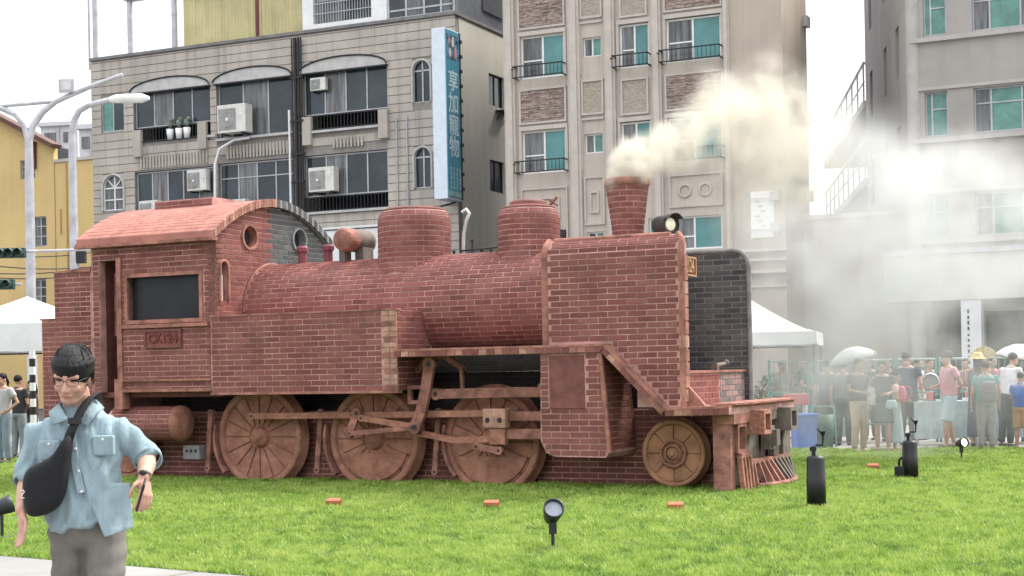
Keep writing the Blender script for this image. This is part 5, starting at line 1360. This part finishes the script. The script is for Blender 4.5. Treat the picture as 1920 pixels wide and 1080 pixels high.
# collar, placket, buttons, pockets, cuffs
q=MB()
for s in (-1,1):
    o=.012
    vs=[(o+s*.075,.055,1.45),(o+s*.062,-.055,1.44),(o+s*.012,-.108,1.375),(o+s*.075,-.122,1.352),(o+s*.104,-.07,1.405),(o+s*.100,.055,1.42)]
    q.add(vs,[(0,1,4,5),(1,2,3,4)],0,True)
cl=q.build('collar',SH,MAN); m_=cl.modifiers.new('s','SOLIDIFY'); m_.thickness=.007
q=MB(); q.tube([(.012+.068*math.cos(a),.01+.072*math.sin(a),1.442+.012*math.sin(a)) for a in [PI*k/12 for k in range(13)]],.014,8); q.build('collar_band',SH,MAN)
q=MB(); pts=[W(146,785,-.112),W(150,830,-.128),W(157,880,-.136),W(166,920,-.142)]
for a,b in zip(pts[:-1],pts[1:]): q.bar(a,b,.03,.008,(0,1,0))
q.build('placket',SH,MAN)
for a in (.1,.4,.7,.98):
    p=pts[0].lerp(pts[-1],a); q=MB(); q.lathe([(.001,-.006),(.006,-.006),(.006,0)],10,p+Vector((.004,-.008,0)),'y'); q.build('button',M_white,MAN)
for px,py in ((104,830),(203,823)):
    q=MB(); c=W(px,py,-.104); q.box(c.x-.046,c.x+.046,c.y-.008,c.y+.03,c.z-.07,c.z+.016); q.build('pocket',SH,MAN,bevel=.008)
    q=MB(); q.lathe([(.001,-.004),(.006,-.004),(.006,0)],10,c+Vector((0,-.006,-.0)),'y'); q.build('button',M_white,MAN)
for (sh,el,wr) in (VL,VR):
    sh,el,wr=Vector(sh),Vector(el),Vector(wr); c=el.lerp(wr,.10); d=(el.lerp(wr,.3)-sh.lerp(el,.85)).normalized()
    q=MB(); q.tube([c-d*.02,c+d*.012],[.064,.064],20,0,False); cu=q.build('cuff',SH,MAN); m_=cu.modifiers.new('s','SOLIDIFY'); m_.thickness=.008
# trousers
TRO=mat('trousers_grey',(.165,.155,.14),.85,.12,scale=7,bump=.25,bscale=150)
q=MB(); q.limb([(.035,.02,1.0),(.035,.01,.88)],[(.145,.11),(.150,.115)],16,0,(1,0,0))
for hp,kn,an in legp:
    hp,kn,an=map(Vector,(hp,kn,an)); q.limb([hp,(hp+kn)/2,kn,kn.lerp(an,.5),an+Vector((0,0,.0))],[.088,.086,.080,.075,.070],14)
tf=lambda co: .005*np.sin(30*co[:,0]+22*co[:,2]+3*np.sin(13*co[:,2]))+.003*np.sin(70*co[:,2]-20*co[:,0])
fused(q,'trousers',TRO,MAN,.009,4,tf)
for hp,kn,an in legp:
    an=Vector(an); q=MB(); q.limb([an+Vector((0,.04,-.05)),an+Vector((0,-.07,-.055)),an+Vector((0,-.18,-.06))],[(.042,.036),(.048,.034),(.042,.024)],12,0,(1,0,0)); q.build('shoe',M_black,MAN)
wr=Vector(VR[2]); el=Vector(VR[1]); d=(wr-el).normalized()
q=MB(); q.tube([wr-d*.012,wr+d*.004],[.032,.031],16,0,False); q.ball(wr+Vector((.0,-.02,.024)),(.018,.012,.012),10,6); q.build('wristwatch',M_black,MAN)
# bag, strap, phone
BAGM=mat('bag_black',(.005,.0055,.0075),.75,.15,scale=12,bump=.3,bscale=150)
BG_=thing('shoulder_bag','black crossbody bag hanging on the walking man','bag',(mp.x,mp.y,.9))
Wb=lambda px,py,y: W(px,py,y)-Vector((0,0,.9))
def bagy(px): return -.165+.10*max(0,(78-px)/30.0)**1.6
out=[(56,912),(62,886),(78,872),(108,862),(128,845),(146,812),(160,818),(152,862),(146,905),(138,938),(122,955),(100,965),(76,967),(66,958),(58,938)]
q=MB(); cxp,cyp=100,915
for sgn,off in ((1,0.0),):
    rings=[]
    for sc_,dy in ((1.0,.020),(1.0,-.015),(.95,-.040),(.8,-.056),(.45,-.064)):
        rings.append([Wb(cxp+(a-cxp)*sc_,cyp+(b-cyp)*sc_,bagy(cxp+(a-cxp)*sc_)+dy) for a,b in out])
    n=len(out)
    vs=[p for r_ in rings for p in r_]; fs=[]
    for i in range(len(rings)-1):
        for j in range(n): fs.append((i*n+j,i*n+(j+1)%n,(i+1)*n+(j+1)%n,(i+1)*n+j))
    fs.append(tuple((len(rings)-1)*n+j for j in range(n))); fs.append(tuple(reversed(range(n))))
    q.add(vs,fs,0,True)
bb=q.build('sack',BAGM,BG_); m_=bb.modifiers.new('b','SUBSURF'); m_.levels=2; m_.render_levels=2
strap=[W(146,835,-.185),W(152,812,-.168),W(160,790,-.146),W(169,768,-.122),W(176,754,-.095),W(180,746,-.05),W(178,744,.03),W(165,765,.13),W(120,830,.17),W(70,890,.14)]
q=MB(); vs=[];fs=[]
for i,p in enumerate(strap):
    p=p-Vector((0,0,.9)); wv=Vector((.023,0,.010)) if i<6 else Vector((.02,0,.012))
    vs+=[p-wv,p+wv]
for i in range(len(strap)-1): fs.append((2*i,2*i+1,2*i+3,2*i+2))
q.add(vs,fs,0,True); st_=q.build('strap',BAGM,BG_); m_=st_.modifiers.new('s','SOLIDIFY'); m_.thickness=.008; m_.offset=0
q=MB(); c=Wb(158,792,-.155); q.box(c.x-.028,c.x+.028,c.y-.008,c.y+.008,c.z-.012,c.z+.014); q.build('buckle',M_black,BG_)
q=MB(); c=Wb(70,922,-.226); q.tube([c+Vector((-.006,0,.012)),c+Vector((.002,0,.018)),c+Vector((.007,0,.010)),c+Vector((-.003,0,-.002)),c+Vector((-.008,0,-.014)),c+Vector((.006,0,-.016))],.0022,6); q.build('logo_mark',M_white,BG_)
hp_=wr+Vector((-.002,-.055,-.068))
PHN=thing('phone','black phone in the hand of the walking man','phone',(mp.x+hp_.x,mp.y+hp_.y,hp_.z-.01))
PHN.rotation_euler=(R(18),R(-22),R(98))
q=MB(); q.box(-.034,.034,-.0045,.0045,-.066,.066); q.build('body',M_black,PHN,bevel=.004)
q=MB(); q.box(-.031,.031,-.0055,-.0046,-.062,.062); q.build('screen',M_glass,PHN)

# ------------------------------------------------------------------ crowd at the far edge of the lawn
G='people watching at the edge of the lawn'
def P_(px,py,label,rz,**k): return person(label,stand(px,py),R(rz),**k)
P_(1553,832,'person in dark grey clothes seen from behind beside the blue box',170,H=1.60,top=(.09,.10,.12),bottom=('trousers',(.06,.065,.08)),sleeve=.6)
wu=P_(1612,846,'woman in brown top and beige trousers holding the grey umbrella',25,H=1.60,top=(.10,.085,.085),bottom=('trousers',(.55,.43,.34)),arms=('front','hold'),hair='tail',sleeve=.5,shoes=(.5,.42,.36))
P_(1583,834,'person in striped dark shirt half hidden behind the woman with umbrella',160,H=1.58,top=(.14,.15,.17),bottom=('trousers',(.07,.09,.10)),arms=('hip','down'))
P_(1656,846,'woman in black top and dark green skirt carrying white tote',-10,H=1.56,top=(.05,.06,.06),bottom=('skirt',(.05,.075,.065)),arms=('down','front'),hair='long',sleeve=.5,shoes=(.3,.12,.14))
P_(1680,845,'girl in white and pink top with long grey blue skirt',75,H=1.38,top=(.65,.42,.42),bottom=('long_skirt',(.34,.42,.47)),arms=('front','front'),hair='tail',skin=1,shoes=(.6,.2,.25))
P_(1702,833,'broad man in navy shirt standing behind the girl',150,H=1.72,top=(.045,.07,.11),bottom=('trousers',(.07,.075,.08)),build=1.15,arms=('down','front'))
P_(1780,839,'man in dark cap, pink shirt and light blue shorts',-80,H=1.70,top=(.66,.36,.40),bottom=('shorts',(.42,.55,.60)),arms=('front','back'),hat=('cap',(.03,.03,.035)),stride=.12,shoes=(.08,.08,.09),build=1.08)
P_(1836,836,'woman in yellow hat and dark sleeveless top',165,H=1.66,top=(.07,.065,.075),bottom=('long_skirt',(.07,.085,.12)),arms=('front','hold'),hat=('brim',(.62,.50,.20)),sleeve=0,hair='long')
P_(1850,843,'person in teal shirt and grey trousers seen from behind',178,H=1.52,top=(.09,.26,.27),bottom=('trousers',(.26,.25,.24)),arms=('down','down'),skin=1,build=1.08)
P_(1888,836,'man in white shirt and black trousers leaning forward',120,H=1.66,top=(.66,.63,.68),bottom=('trousers',(.04,.055,.06)),arms=('reach','reach'),lean=.28,sleeve=1.2,build=1.05)
P_(1916,842,'child in bright blue shirt and tan shorts at right edge',140,H=1.32,top=(.05,.14,.46),bottom=('shorts',(.45,.26,.12)),arms=('down','front'),skin=1)
P_(1862,826,'woman in magenta top behind the man in white shirt',30,H=1.62,top=(.42,.10,.22),bottom=('trousers',(.1,.1,.12)),arms=('front','phone'),hair='long')
P_(1520,826,'person in dark teal top behind the stall counter near blue box',10,H=1.62,top=(.05,.11,.11),bottom=('trousers',(.08,.08,.09)),arms=('reach','front'))
P_(1668,826,'woman in grey top behind the umbrella group',-20,H=1.62,top=(.25,.25,.26),bottom=('trousers',(.1,.1,.12)),arms=('phone','front'),hair='long')
P_(1745,822,'vendor in dark green top behind the pale table',15,H=1.60,top=(.06,.10,.08),bottom=('trousers',(.08,.08,.09)),arms=('front','front'))
P_(1468,822,'person in pale shirt behind the railing nearest the cowcatcher',20,H=1.6,top=(.42,.42,.40),bottom=('trousers',(.1,.1,.12)),arms=('front','phone'))
P_(1632,824,'person in dark blue top behind the umbrella woman',-35,H=1.63,top=(.06,.08,.12),bottom=('trousers',(.1,.1,.12)),arms=('phone','front'),hair='long')
P_(1722,824,'person in white top partly behind the navy shirt man',40,H=1.6,top=(.5,.48,.47),bottom=('trousers',(.12,.12,.14)),arms=('front','hip'),hair='tail')
P_(1812,823,'person in maroon top between pink shirt man and yellow hat',-10,H=1.58,top=(.2,.07,.08),bottom=('trousers',(.1,.1,.12)),arms=('front','front'),hair='long')
# umbrellas, bags
p=stand(1622,842); umbrella('pale grey scalloped umbrella tilted over the woman in beige trousers',(p.x,p.y-.05,.84),(R(6),R(-16),0),0,.42,(.60,.61,.60),(.28,.29,.29))
p=stand(1905,830); umbrella('white umbrella with dark underside at the right edge of the crowd',(p.x+.0,p.y-.05,.78),(R(8),R(8),0),0,.52,(.80,.80,.80),(.12,.12,.13))
p=stand(1634,846); bag('white tote bag hanging between the two women under the umbrella',(p.x,p.y-.1,.95),R(20),(.17,.09,.34),(.62,.58,.60))
p=stand(1691,845); bag('pink backpack worn by the girl in the long skirt',(p.x+.02,p.y-.02,.98),R(75)+PI*.0,(.24,.14,.32),(.60,.10,.16),'backpack')
p=stand(1850,843); bag('grey backpack on the person in the teal shirt',(p.x,p.y-.20,1.0),PI,(.30,.15,.40),(.16,.15,.15),'backpack')
p=stand(1668,848); bag('small pale blue bag at the waist of the woman in green skirt',(p.x,p.y-.18,.82),0,(.20,.09,.18),(.42,.52,.56))
p=stand(1846,834)
fan=thing('hand_fan','straw coloured striped fan raised above the yellow hat','fan',(p.x,p.y,1.52))
q=MB(); q.prism([(-.02,0),(.02,0)]+[(.26*math.cos(a)+.02,.26*math.sin(a)) for a in [R(25)+R(130)*k/10 for k in range(11)]],-.008,.008); q.build('leaf',cloth((.58,.46,.22)),fan)
for k in range(5): a=R(35)+R(110)*k/4; q=MB(); q.bar((0,-.012,.02),(.25*math.cos(a),-.012,.25*math.sin(a)),.006,.012,(0,1,0)); q.build('fan_stick',cloth((.2,.15,.08)),fan)
q=MB(); q.tube([(0,0,-.2),(0,0,.02)],.012,6); q.build('handle',cloth((.2,.15,.08)),fan)
# left group under the tent
GL='people resting under the white tent'
person('person in white top and pale jeans at the left edge by tent',stand(8,868),R(-30),H=1.64,top=(.45,.44,.44),bottom=('trousers',(.22,.27,.33)),arms=('front','hip'),hair='tail',group=GL)
person('person in black top standing under the tent near striped leg',stand(36,860),R(160),H=1.6,top=(.03,.03,.035),bottom=('trousers',(.25,.27,.30)),arms=('front','front'),group=GL)
person('person in dark red top beside the striped tent leg',stand(62,858),R(-60),H=1.5,top=(.10,.045,.05),bottom=('trousers',(.15,.14,.15)),arms=('front','front'),hair='long',group=GL)

# ------------------------------------------------------------------ tents
M_tent=mat('tent_cloth',(.78,.78,.80),.7,.05,scale=2,bump=.2,bscale=4)
def tent(label,c,half,z0,z1,pk,rz,stripes=False):
    t=thing('tent',label,'tent',c,rz,'white market tents')
    q=MB(); h=half; n=8; vs=[];fs=[]
    for i in range(n+1):
        f=i/n; r=h*(1-f); z=z1+(pk-z1)*(f**1.35)
        for j in range(16):
            a=2*PI*j/16+PI/4; m=max(abs(math.cos(a)),abs(math.sin(a))); sag=1-.04*math.sin(PI*f)*(1 if j%4 else 0)
            vs.append((r*sag*math.cos(a)/m,r*sag*math.sin(a)/m,z))
    for i in range(n):
        for j in range(16): fs.append((i*16+j,i*16+(j+1)%16,(i+1)*16+(j+1)%16,(i+1)*16+j))
    q.add(vs,fs,0,True); o=q.build('canopy',M_tent,t); m=o.modifiers.new('s','SOLIDIFY'); m.thickness=.01
    for sx,sy in ((0,-1),(1,0),(0,1),(-1,0)):
        q=MB(); n=20; vs=[];fs=[]
        for i in range(n+1):
            s=-h+2*h*i/n; w=.02*math.sin(i*1.9); zb=z0-.02*abs(math.sin(i*.8))
            for z,k in ((z1,0),(zb,1)):
                vs.append((s if sx==0 else sx*(h+.012+w*k), (sy*(h+.012+w*k)) if sx==0 else s, z))
        for i in range(n): fs.append((2*i,2*i+2,2*i+3,2*i+1))
        q.add(vs,fs,0,True); q.build('valance',M_tent,t)
    for sx in (-1,1):
        for sy in (-1,1):
            q=MB(); q.tube([(sx*(h-.04),sy*(h-.04),0),(sx*(h-.04),sy*(h-.04),z1)],.025,8); q.build('leg',mat('tent_leg',(.05,.07,.07),.5),t)
    q=MB(); q.tube([(-h,-h+.02,z0-.06),(h,-h+.02,z0-.06)],.018,6); q.build('frame_bar',M_black,t)
    return t
c=at(52,600,31.2); tent('white peaked tent at the left behind the locomotive bunker',(c.x,c.y,-.01),1.5,2.08,2.62,3.22,-R(8))
c=at(1395,600,31.0); tent('white tent seen in smoke beyond the front of the locomotive',(c.x,c.y,-.01),1.5,1.92,2.16,2.95,-R(14))
p=stand(64,868); sp_=thing('striped_pole','pole wrapped in black and white stripes by the left tent','pole',(p.x,p.y,0))
for i in range(14):
    q=MB(); q.lathe([(.055,i*.145),(.055,(i+1)*.145)],12,(0,0,0)); q.build('band',M_white if i%2 else M_black,sp_)

# ------------------------------------------------------------------ barriers, tables, boxes behind the crowd
M_tealp=mat('teal_paint',(.10,.30,.27),.5,.1)
for i,px in enumerate((1440,1520,1600,1680,1760,1840,1920)):
    a=at(px,690,30.0-.0035*(px-1440)); b=at(px+80,690,30.0-.0035*(px-1360))
    t=thing('barrier',['first','second','third','fourth','fifth','sixth','seventh'][i]+' teal railing panel behind the crowd counted from the locomotive','barrier',(a.x,a.y,-.01),math.atan2(b.y-a.y,b.x-a.x),'teal railing panels behind the crowd')
    w=math.hypot(b.x-a.x,b.y-a.y)-.03
    for z in (.35,.95,1.58): q=MB(); q.tube([(0,0,z),(w,0,z)],.022,6); q.build('rail',M_tealp if z<1.5 else mat('rail_pale',(.45,.55,.48),.5),t)
    for x in (0.02,w-.02): q=MB(); q.tube([(x,0,0),(x,0,1.62)],.026,6); q.build('post',M_tealp,t)
    q=MB()
    for k in range(1,7): q.tube([(w*k/7,0,.35),(w*k/7,0,1.58)],.009,5)
    q.build('bar',M_tealp,t)
def table(label,pxa,pxb,d,h,col):
    a=at(pxa,690,d); b=at(pxb,690,d-.2); w=(b-a).length; t=thing('table',label,'table',(a.x,a.y,-.01),math.atan2(b.y-a.y,b.x-a.x),'cloth covered stall tables')
    q=MB(); q.box(0,w,0,.7,h-.03,h); q.build('table_top',cloth(col),t)
    q=MB(); n=int(w/.05); vs=[];fs=[]
    for i in range(n+1):
        x=w*i/n; vs+=[(x,-.012+.014*math.sin(i*1.7),h-.002),(x,-.03+.03*math.sin(i*1.7+.5),.12)]
    for i in range(n): fs.append((2*i,2*i+2,2*i+3,2*i+1))
    q.add(vs,fs,0,True); q.build('cloth_skirt',cloth(col),t)
    for x in (.06,w-.06):
        for y in (.06,.64): q=MB(); q.box(x-.02,x+.02,y-.02,y+.02,0,h-.03); q.build('leg',M_alu,t)
    return t
table('pale green cloth table nearest the blue box',1535,1605,29.3,.78,(.34,.48,.45))
table('pale cloth table between the navy shirt man and pink shirt man',1712,1835,27.9,.80,(.42,.52,.54))
table('long pale table at the far right behind the blue shirt child',1860,1990,27.8,.78,(.36,.42,.5))
p=at(1505,690,27.6); bx=thing('storage_box','blue plastic box standing by the stall beyond the cowcatcher','box',(p.x,p.y,-.01),R(8))
q=MB(); q.prism([(-.18,0),(.18,0),(.2,.58),(-.2,.58)],-.18,.18); q.build('body',mat('blue_plastic',(.06,.16,.55),.4,.08),bx,bevel=.015)
q=MB(); q.box(-.215,.215,-.2,.2,.582,.63); q.build('lid',mat('blue_plastic',(.06,.16,.55)),bx,bevel=.01)
p=at(1541,690,27.8); gb=thing('litter_bin','dark green bin with frame beside the blue box','bin',(p.x,p.y,-.01))
q=MB(); q.lathe([(.001,0),(.17,0),(.21,.6),(.19,.6),(.17,.1),(.001,.1)],18); q.build('body',mat('bin_green',(.05,.13,.09),.5,.1),gb)
q=MB(); q.tube([(-.24,0,0),(-.2,0,.75),(.2,0,.75),(.24,0,0)],.018,6); q.build('frame',M_tealp,gb)
p=at(1490,690,28.0); rc=thing('market_crate','red crate on a stand by the front of the locomotive','crate',(p.x,p.y,-.01))
q=MB(); q.box(-.22,.22,-.15,.15,.78,.98); q.build('tray',mat('red_plastic',(.55,.05,.08),.45,.08),rc,bevel=.01)
for x in (-.18,.18):
    for y in (-.12,.12): q=MB(); q.box(x-.02,x+.02,y-.02,y+.02,0,.778); q.build('leg',M_white,rc)
p=at(1745,690,27.2); 
for k,(px,z,r_,lab) in enumerate(((1744,.99,.16,'round grey fan standing on the pale table'),)):
    a=at(px,690,28.2); f=thing('table_fan',lab,'fan',(a.x,a.y,.79)); q=MB(); q.lathe([(.14,-.03),(.17,0),(.14,.03)],20,(0,0,.36),'y'); q.disc((0,-.0,.36),.15,'y'); q.build('cage',mat('fan_grey',(.4,.4,.42),.5),f)
    q=MB(); q.tube([(0,0,.0),(0,0,.2)],.02,8); q.lathe([(.001,.03),(.09,.02),(.10,0)],14); q.build('stand',M_white,f)
for px,lab,d in ((1742,'white packed goods on the pale table left of the fan',27.95),(1822,'white packed goods on the pale table beside the woman in yellow hat',27.9)):
    a=at(px,690,d+.15); f=thing('goods_pile',lab,'goods',(a.x,a.y,.79)); 
    for k in range(5): q=MB(); x=random.uniform(-.2,.2); q.box(x-.07,x+.07,-.06,.06,.012*k,.05+.03*k); q.build('package',[M_white,cloth((.6,.2,.2)),M_black][k%3],f,bevel=.01)
# clipped leafy shrubs in the gaps behind the railings
M_leaf=mat('shrub_leaf',(.055,.11,.05),.6,.3,scale=5)
for i,(px,d,w,h) in enumerate(((1452,31.5,.9,1.35),(1512,31.8,.8,1.5),(1738,31.0,.9,1.45),(1800,31.2,1.0,1.4),(1895,31,1.0,1.3))):
    a=at(px,690,d); t=thing('shrub',['leafy shrub behind the railing nearest the locomotive','leafy shrub behind the blue box','dark shrub behind the table fan','dark shrub behind the man in pink shirt','shrub behind the man in white shirt'][i],'shrub',(a.x,a.y,-.02),0,'shrubs behind the railings')
    q=MB()
    for k in range(700):
        v=Vector((random.gauss(0,1),random.gauss(0,1),random.gauss(0,1))).normalized()*random.uniform(.55,1.0)
        c=Vector((v.x*w*.55,v.y*w*.45,h*.62+v.z*h*.40)); s=random.uniform(.03,.06)
        u=Vector((random.gauss(0,1),random.gauss(0,1),random.gauss(0,1))).normalized(); w2=u.orthogonal().normalized()
        q.add([c-u*s,c+w2*s*.45,c+u*s,c-w2*s*.45],[(0,1,2,3)])
    q.build('foliage',M_leaf,t)
    q=MB()
    for k in range(5): aa=2*PI*k/5; q.tube([(0,0,0),(.1*math.cos(aa),.1*math.sin(aa),h*.35),(.28*w*math.cos(aa),.28*w*math.sin(aa),h*.75)],[.025,.018,.008],6)
    q.build('stem',mat('bark',(.08,.055,.04),.9),t)

# ------------------------------------------------------------------ smoke machines and lawn lights
M_blk=mat('tank_black',(.012,.013,.014),.5,.2,scale=6)
def machine(label,px,py,h,pump):
    p=on_ground(px,py); t=thing('smoke_machine',label,'smoke machine',(p.x,p.y,0),random.uniform(-.3,.3),'black smoke machines on the lawn')
    r=.10
    q=MB(); q.lathe([(.001,0),(r*1.03,0),(r*1.03,h*.55),(r*.99,h*.56),(r*.97,h*.93),(r*.8,h*.985),(r*.3,h),(.001,h)],28); q.build('tank',M_blk,t)
    q=MB(); q.tube([(-.02,0,h),(-.02,0,h+.10)],.022,8); q.box(-.06,.01,-.02,.02,h+.05,h+.09); q.build('valve',M_blk,t)
    q=MB(); q.tube([(-.06,0,h),(-.06,0,h+.09)],.008,6); q.tube([(.005,0,h),(.005,0,h+.06)],.01,6); q.build('nipple',M_alu,t)
    q=MB(); q.tube([(0,0,h+.11),(.075,0,h+.11),(.08,0,h+.17),(.08,0,h+.22)],.011,8); q.tube([(.08,0,h+.21),(.08,0,h+.26)],[.018,.034],10); q.tube([(.06,0,h+.24),(.02,0,h+.29)],.008,6); q.build('nozzle',M_blk,t)
    if pump:
        q=MB(); q.box(-.2,-.08,-.08,.08,0,.16); q.tube([(-.14,0,.16),(-.14,0,.24),(-.1,0,.28)],.018,8); q.build('pump',M_blk,t,bevel=.01)
    return t
machine('tall black smoke machine tank nearer the cowcatcher',1531,950,.55,False)
machine('black smoke machine tank with pump box nearer the crowd',1707,897,.50,True)
M_spot=mat('spot_body',(.03,.033,.038),.45,.1)
def spot(label,p,rz,tilt,k=1.0,lens=None):
    t=thing('garden_spotlight',label,'spotlight',p,rz,'spotlights on the lawn')
    q=MB(); q.lathe([(.001,0),(.055*k,.0),(.05*k,.012*k),(.012*k,.02*k)],14); q.tube([(0,0,0),(0,0,.17*k)],.012*k,8); q.build('stake',M_spot,t)
    q=MB(); q.box(-.025*k,.025*k,-.012*k,.012*k,.10*k,.19*k); q.build('bracket',M_spot,t)
    q=MB(); q.lathe([(.001,.09*k),(.04*k,.085*k),(.05*k,.06*k),(.066*k,-.04*k),(.07*k,-.085*k),(.06*k,-.085*k),(.055*k,-.05*k)],22,(0,0,0),'y'); hd=q.build('head',M_spot,t,(0,0,.235*k)); hd.rotation_euler=(tilt,0,0)
    q=MB(); q.disc((0,-.06*k,0),.058*k,'y'); q.build('lens',lens or mat('spot_lens',(.30,.33,.38),.15,.1),hd)
    return t
spot('black garden spotlight alone on the front lawn facing the locomotive',on_ground(1037,1030),R(8),R(-32),1.3)
spot('lit warm spotlight at the back edge of the lawn by the crowd',on_ground(1803,862),R(20),R(-10),1.1,mat('lit_lens',(.9,.8,.6),.2,.03,emit=(1.0,.86,.6,1.2)))
sp=on_ground(8,1010); t=spot('dark green spotlight cut by the left edge on the lawn',(sp.x-.02,sp.y,0),R(110),R(-20),1.3)
q=MB(); q.tube([(0.0,0,.02),(.1,-.1,.01),(.22,-.3,.012),(.3,-.5,.01)],.008,6); q.build('cable',M_black,t)
M_orange=mat('orange_brick',(.34,.085,.035),.8,.15,bump=.3); M_orange2=mat('orange_brick_top',(.40,.15,.075),.8,.12)
for px,py,lab in ((625,949,'orange paver light on the grass left of the three'),(921,953,'orange paver light on the grass middle of the three'),(1267,957,'orange paver light on the grass right of the three'),(1637,881,'small reddish paver light beyond the cowcatcher')):
    p=on_ground(px,py); t=thing('paver_light',lab,'ground light',(p.x,p.y,0),-R(10),'brick lights set in the lawn')
    q=MB(); q.prism([(-.03,-.02),(.06,-.02),(.06,.085),(-.03,.06)],-.085,.085,'yz'); q.build('brick_body',M_orange,t,bevel=.004)
    q=MB(); q.box(-.08,.08,-.034,-.0305,.035,.055); q.build('light_slot',M_orange2,t)
    q=MB(); q.prism([(-.028,.0605),(.058,.0855),(.058,.09),(-.028,.065)],-.08,.08,'yz'); q.build('cap',M_orange2,t)
# lower street furniture seen over the boiler: iron fence posts beside the cream wall
fp=at(905,470,50); t=thing('iron_fence','dark iron fence posts below the cream side wall','fence',(fp.x,fp.y,-.01),-R(25))
for k in range(14):
    q=MB(); q.tube([(-1.4+k*.34,0,0),(-1.4+k*.34,0,5.4+.35*(k%3==0))],.035,6); q.ball((-1.4+k*.34,0,5.45+.35*(k%3==0)),.06,8,6); q.build('post',M_black,t)
q=MB(); q.tube([(-2.6,0,5.05),(3.2,0,5.15)],.03,6); q.tube([(-1.6,0,3.6),(3.2,0,3.6)],.03,6); q.build('rail',M_black,t)

# ------------------------------------------------------------------ smoke
def smoke(name,label,blobs,dens,col,warp,wscale,nscale,lo,hi,aniso=.2):
    mb=MB()
    for c,r,w in blobs:
        rr=r if isinstance(r,(int,float)) else max(r)
        mb.ball(c,rr*1.18,14,10)
    ob=fused(mb,name,[],None,.12 if max(b[1] for b in blobs)<1.0 else .25,2)
    m=bpy.data.materials.new(name); m.use_nodes=True; t=m.node_tree; N=t.nodes; N.clear(); Lk=t.links
    out=N.new('ShaderNodeOutputMaterial'); pv_=N.new('ShaderNodeVolumePrincipled'); pv_.inputs['Color'].default_value=(*col,1); pv_.inputs['Anisotropy'].default_value=aniso
    Lk.new(pv_.outputs[0],out.inputs['Volume'])
    g=N.new('ShaderNodeNewGeometry')
    nz=N.new('ShaderNodeTexNoise'); nz.inputs['Scale'].default_value=wscale; nz.inputs['Detail'].default_value=4; Lk.new(g.outputs['Position'],nz.inputs['Vector'])
    sb_=N.new('ShaderNodeVectorMath'); sb_.operation='SUBTRACT'; sb_.inputs[1].default_value=(.5,.5,.5); Lk.new(nz.outputs['Color'],sb_.inputs[0])
    sc_=N.new('ShaderNodeVectorMath'); sc_.operation='SCALE'; sc_.inputs['Scale'].default_value=warp; Lk.new(sb_.outputs[0],sc_.inputs[0])
    ad=N.new('ShaderNodeVectorMath'); ad.operation='ADD'; Lk.new(g.outputs['Position'],ad.inputs[0]); Lk.new(sc_.outputs[0],ad.inputs[1])
    acc=None
    for c,r,w in blobs:
        d=N.new('ShaderNodeVectorMath'); d.operation='DISTANCE'; d.inputs[1].default_value=c; Lk.new(ad.outputs[0],d.inputs[0])
        mr=N.new('ShaderNodeMapRange'); mr.interpolation_type='SMOOTHSTEP'; mr.inputs[1].default_value=r*1.0; mr.inputs[2].default_value=r*.25; mr.inputs[3].default_value=0; mr.inputs[4].default_value=w; Lk.new(d.outputs['Value'],mr.inputs[0])
        if acc is None: acc=mr.outputs[0]
        else:
            a=N.new('ShaderNodeMath'); a.operation='MAXIMUM'; Lk.new(acc,a.inputs[0]); Lk.new(mr.outputs[0],a.inputs[1]); acc=a.outputs[0]
    n2=N.new('ShaderNodeTexNoise'); n2.inputs['Scale'].default_value=nscale; n2.inputs['Detail'].default_value=5; n2.inputs['Roughness'].default_value=.6; Lk.new(g.outputs['Position'],n2.inputs['Vector'])
    m2=N.new('ShaderNodeMapRange'); m2.inputs[1].default_value=lo; m2.inputs[2].default_value=hi; Lk.new(n2.outputs[0],m2.inputs[0])
    mu=N.new('ShaderNodeMath'); mu.operation='MULTIPLY'; Lk.new(acc,mu.inputs[0]); Lk.new(m2.outputs[0],mu.inputs[1])
    mu2=N.new('ShaderNodeMath'); mu2.operation='MULTIPLY'; mu2.inputs[1].default_value=dens; Lk.new(mu.outputs[0],mu2.inputs[0]); Lk.new(mu2.outputs[0],pv_.inputs['Density'])
    ob.data.materials.clear(); ob.data.materials.append(m)
    tag(ob,label,'smoke',kind='stuff')
    return ob
B=lambda px,py,d,r,w=1.0:(tuple(at(px,py,d)),r,w)
smoke('chimney_smoke','dense white smoke pouring from the brick chimney and drifting right',
 [B(1170,342,20.2,.22,4),B(1173,326,20.2,.31,5),B(1182,312,20.2,.36,4.5),B(1205,292,20.3,.40,3.5),B(1235,276,20.5,.44,2.4),B(1275,262,20.8,.46,1.3),B(1320,240,21.2,.58,.8),B(1360,200,21.6,.65,.75),B(1415,215,22,.8,.75),B(1470,265,22.3,.9,.65),B(1395,300,22,.6,.25),B(1490,180,22.5,.55,.3),B(1330,300,21.5,.45,.2),B(1500,330,22.5,.9,.34),B(1430,350,22.2,.8,.16),B(1380,370,22,.7,.10),B(1540,250,22.8,.7,.3),B(1450,150,22.3,.6,.22)],
 5.0,(.80,.775,.695),.5,2.0,3.0,.38,.62)
smoke('drifting_smoke','thin grey smoke bank drifting over the crowd at the right',
 [B(1570,340,23.5,1.3,.9),B(1660,370,24,1.7,1.2),B(1770,400,24.5,1.7,1.1),B(1890,410,24.5,1.7,1.0),B(1600,490,23.8,1.8,1.3),B(1500,450,23.5,1.5,.9),B(1720,520,24,1.7,1.1),B(1890,510,24.5,1.6,1.0),B(1560,630,23.5,1.5,1.15),B(1480,570,23.5,1.4,.8),B(1680,620,24,1.4,1.05),B(1830,650,24.3,1.4,.40),B(1580,740,24,1.4,.60),B(1700,740,24.2,1.3,.45),B(1850,750,24.4,1.2,.16),B(1440,640,23.8,.9,.35)],
 1.2,(.765,.775,.77),1.9,.6,1.1,.38,.64)
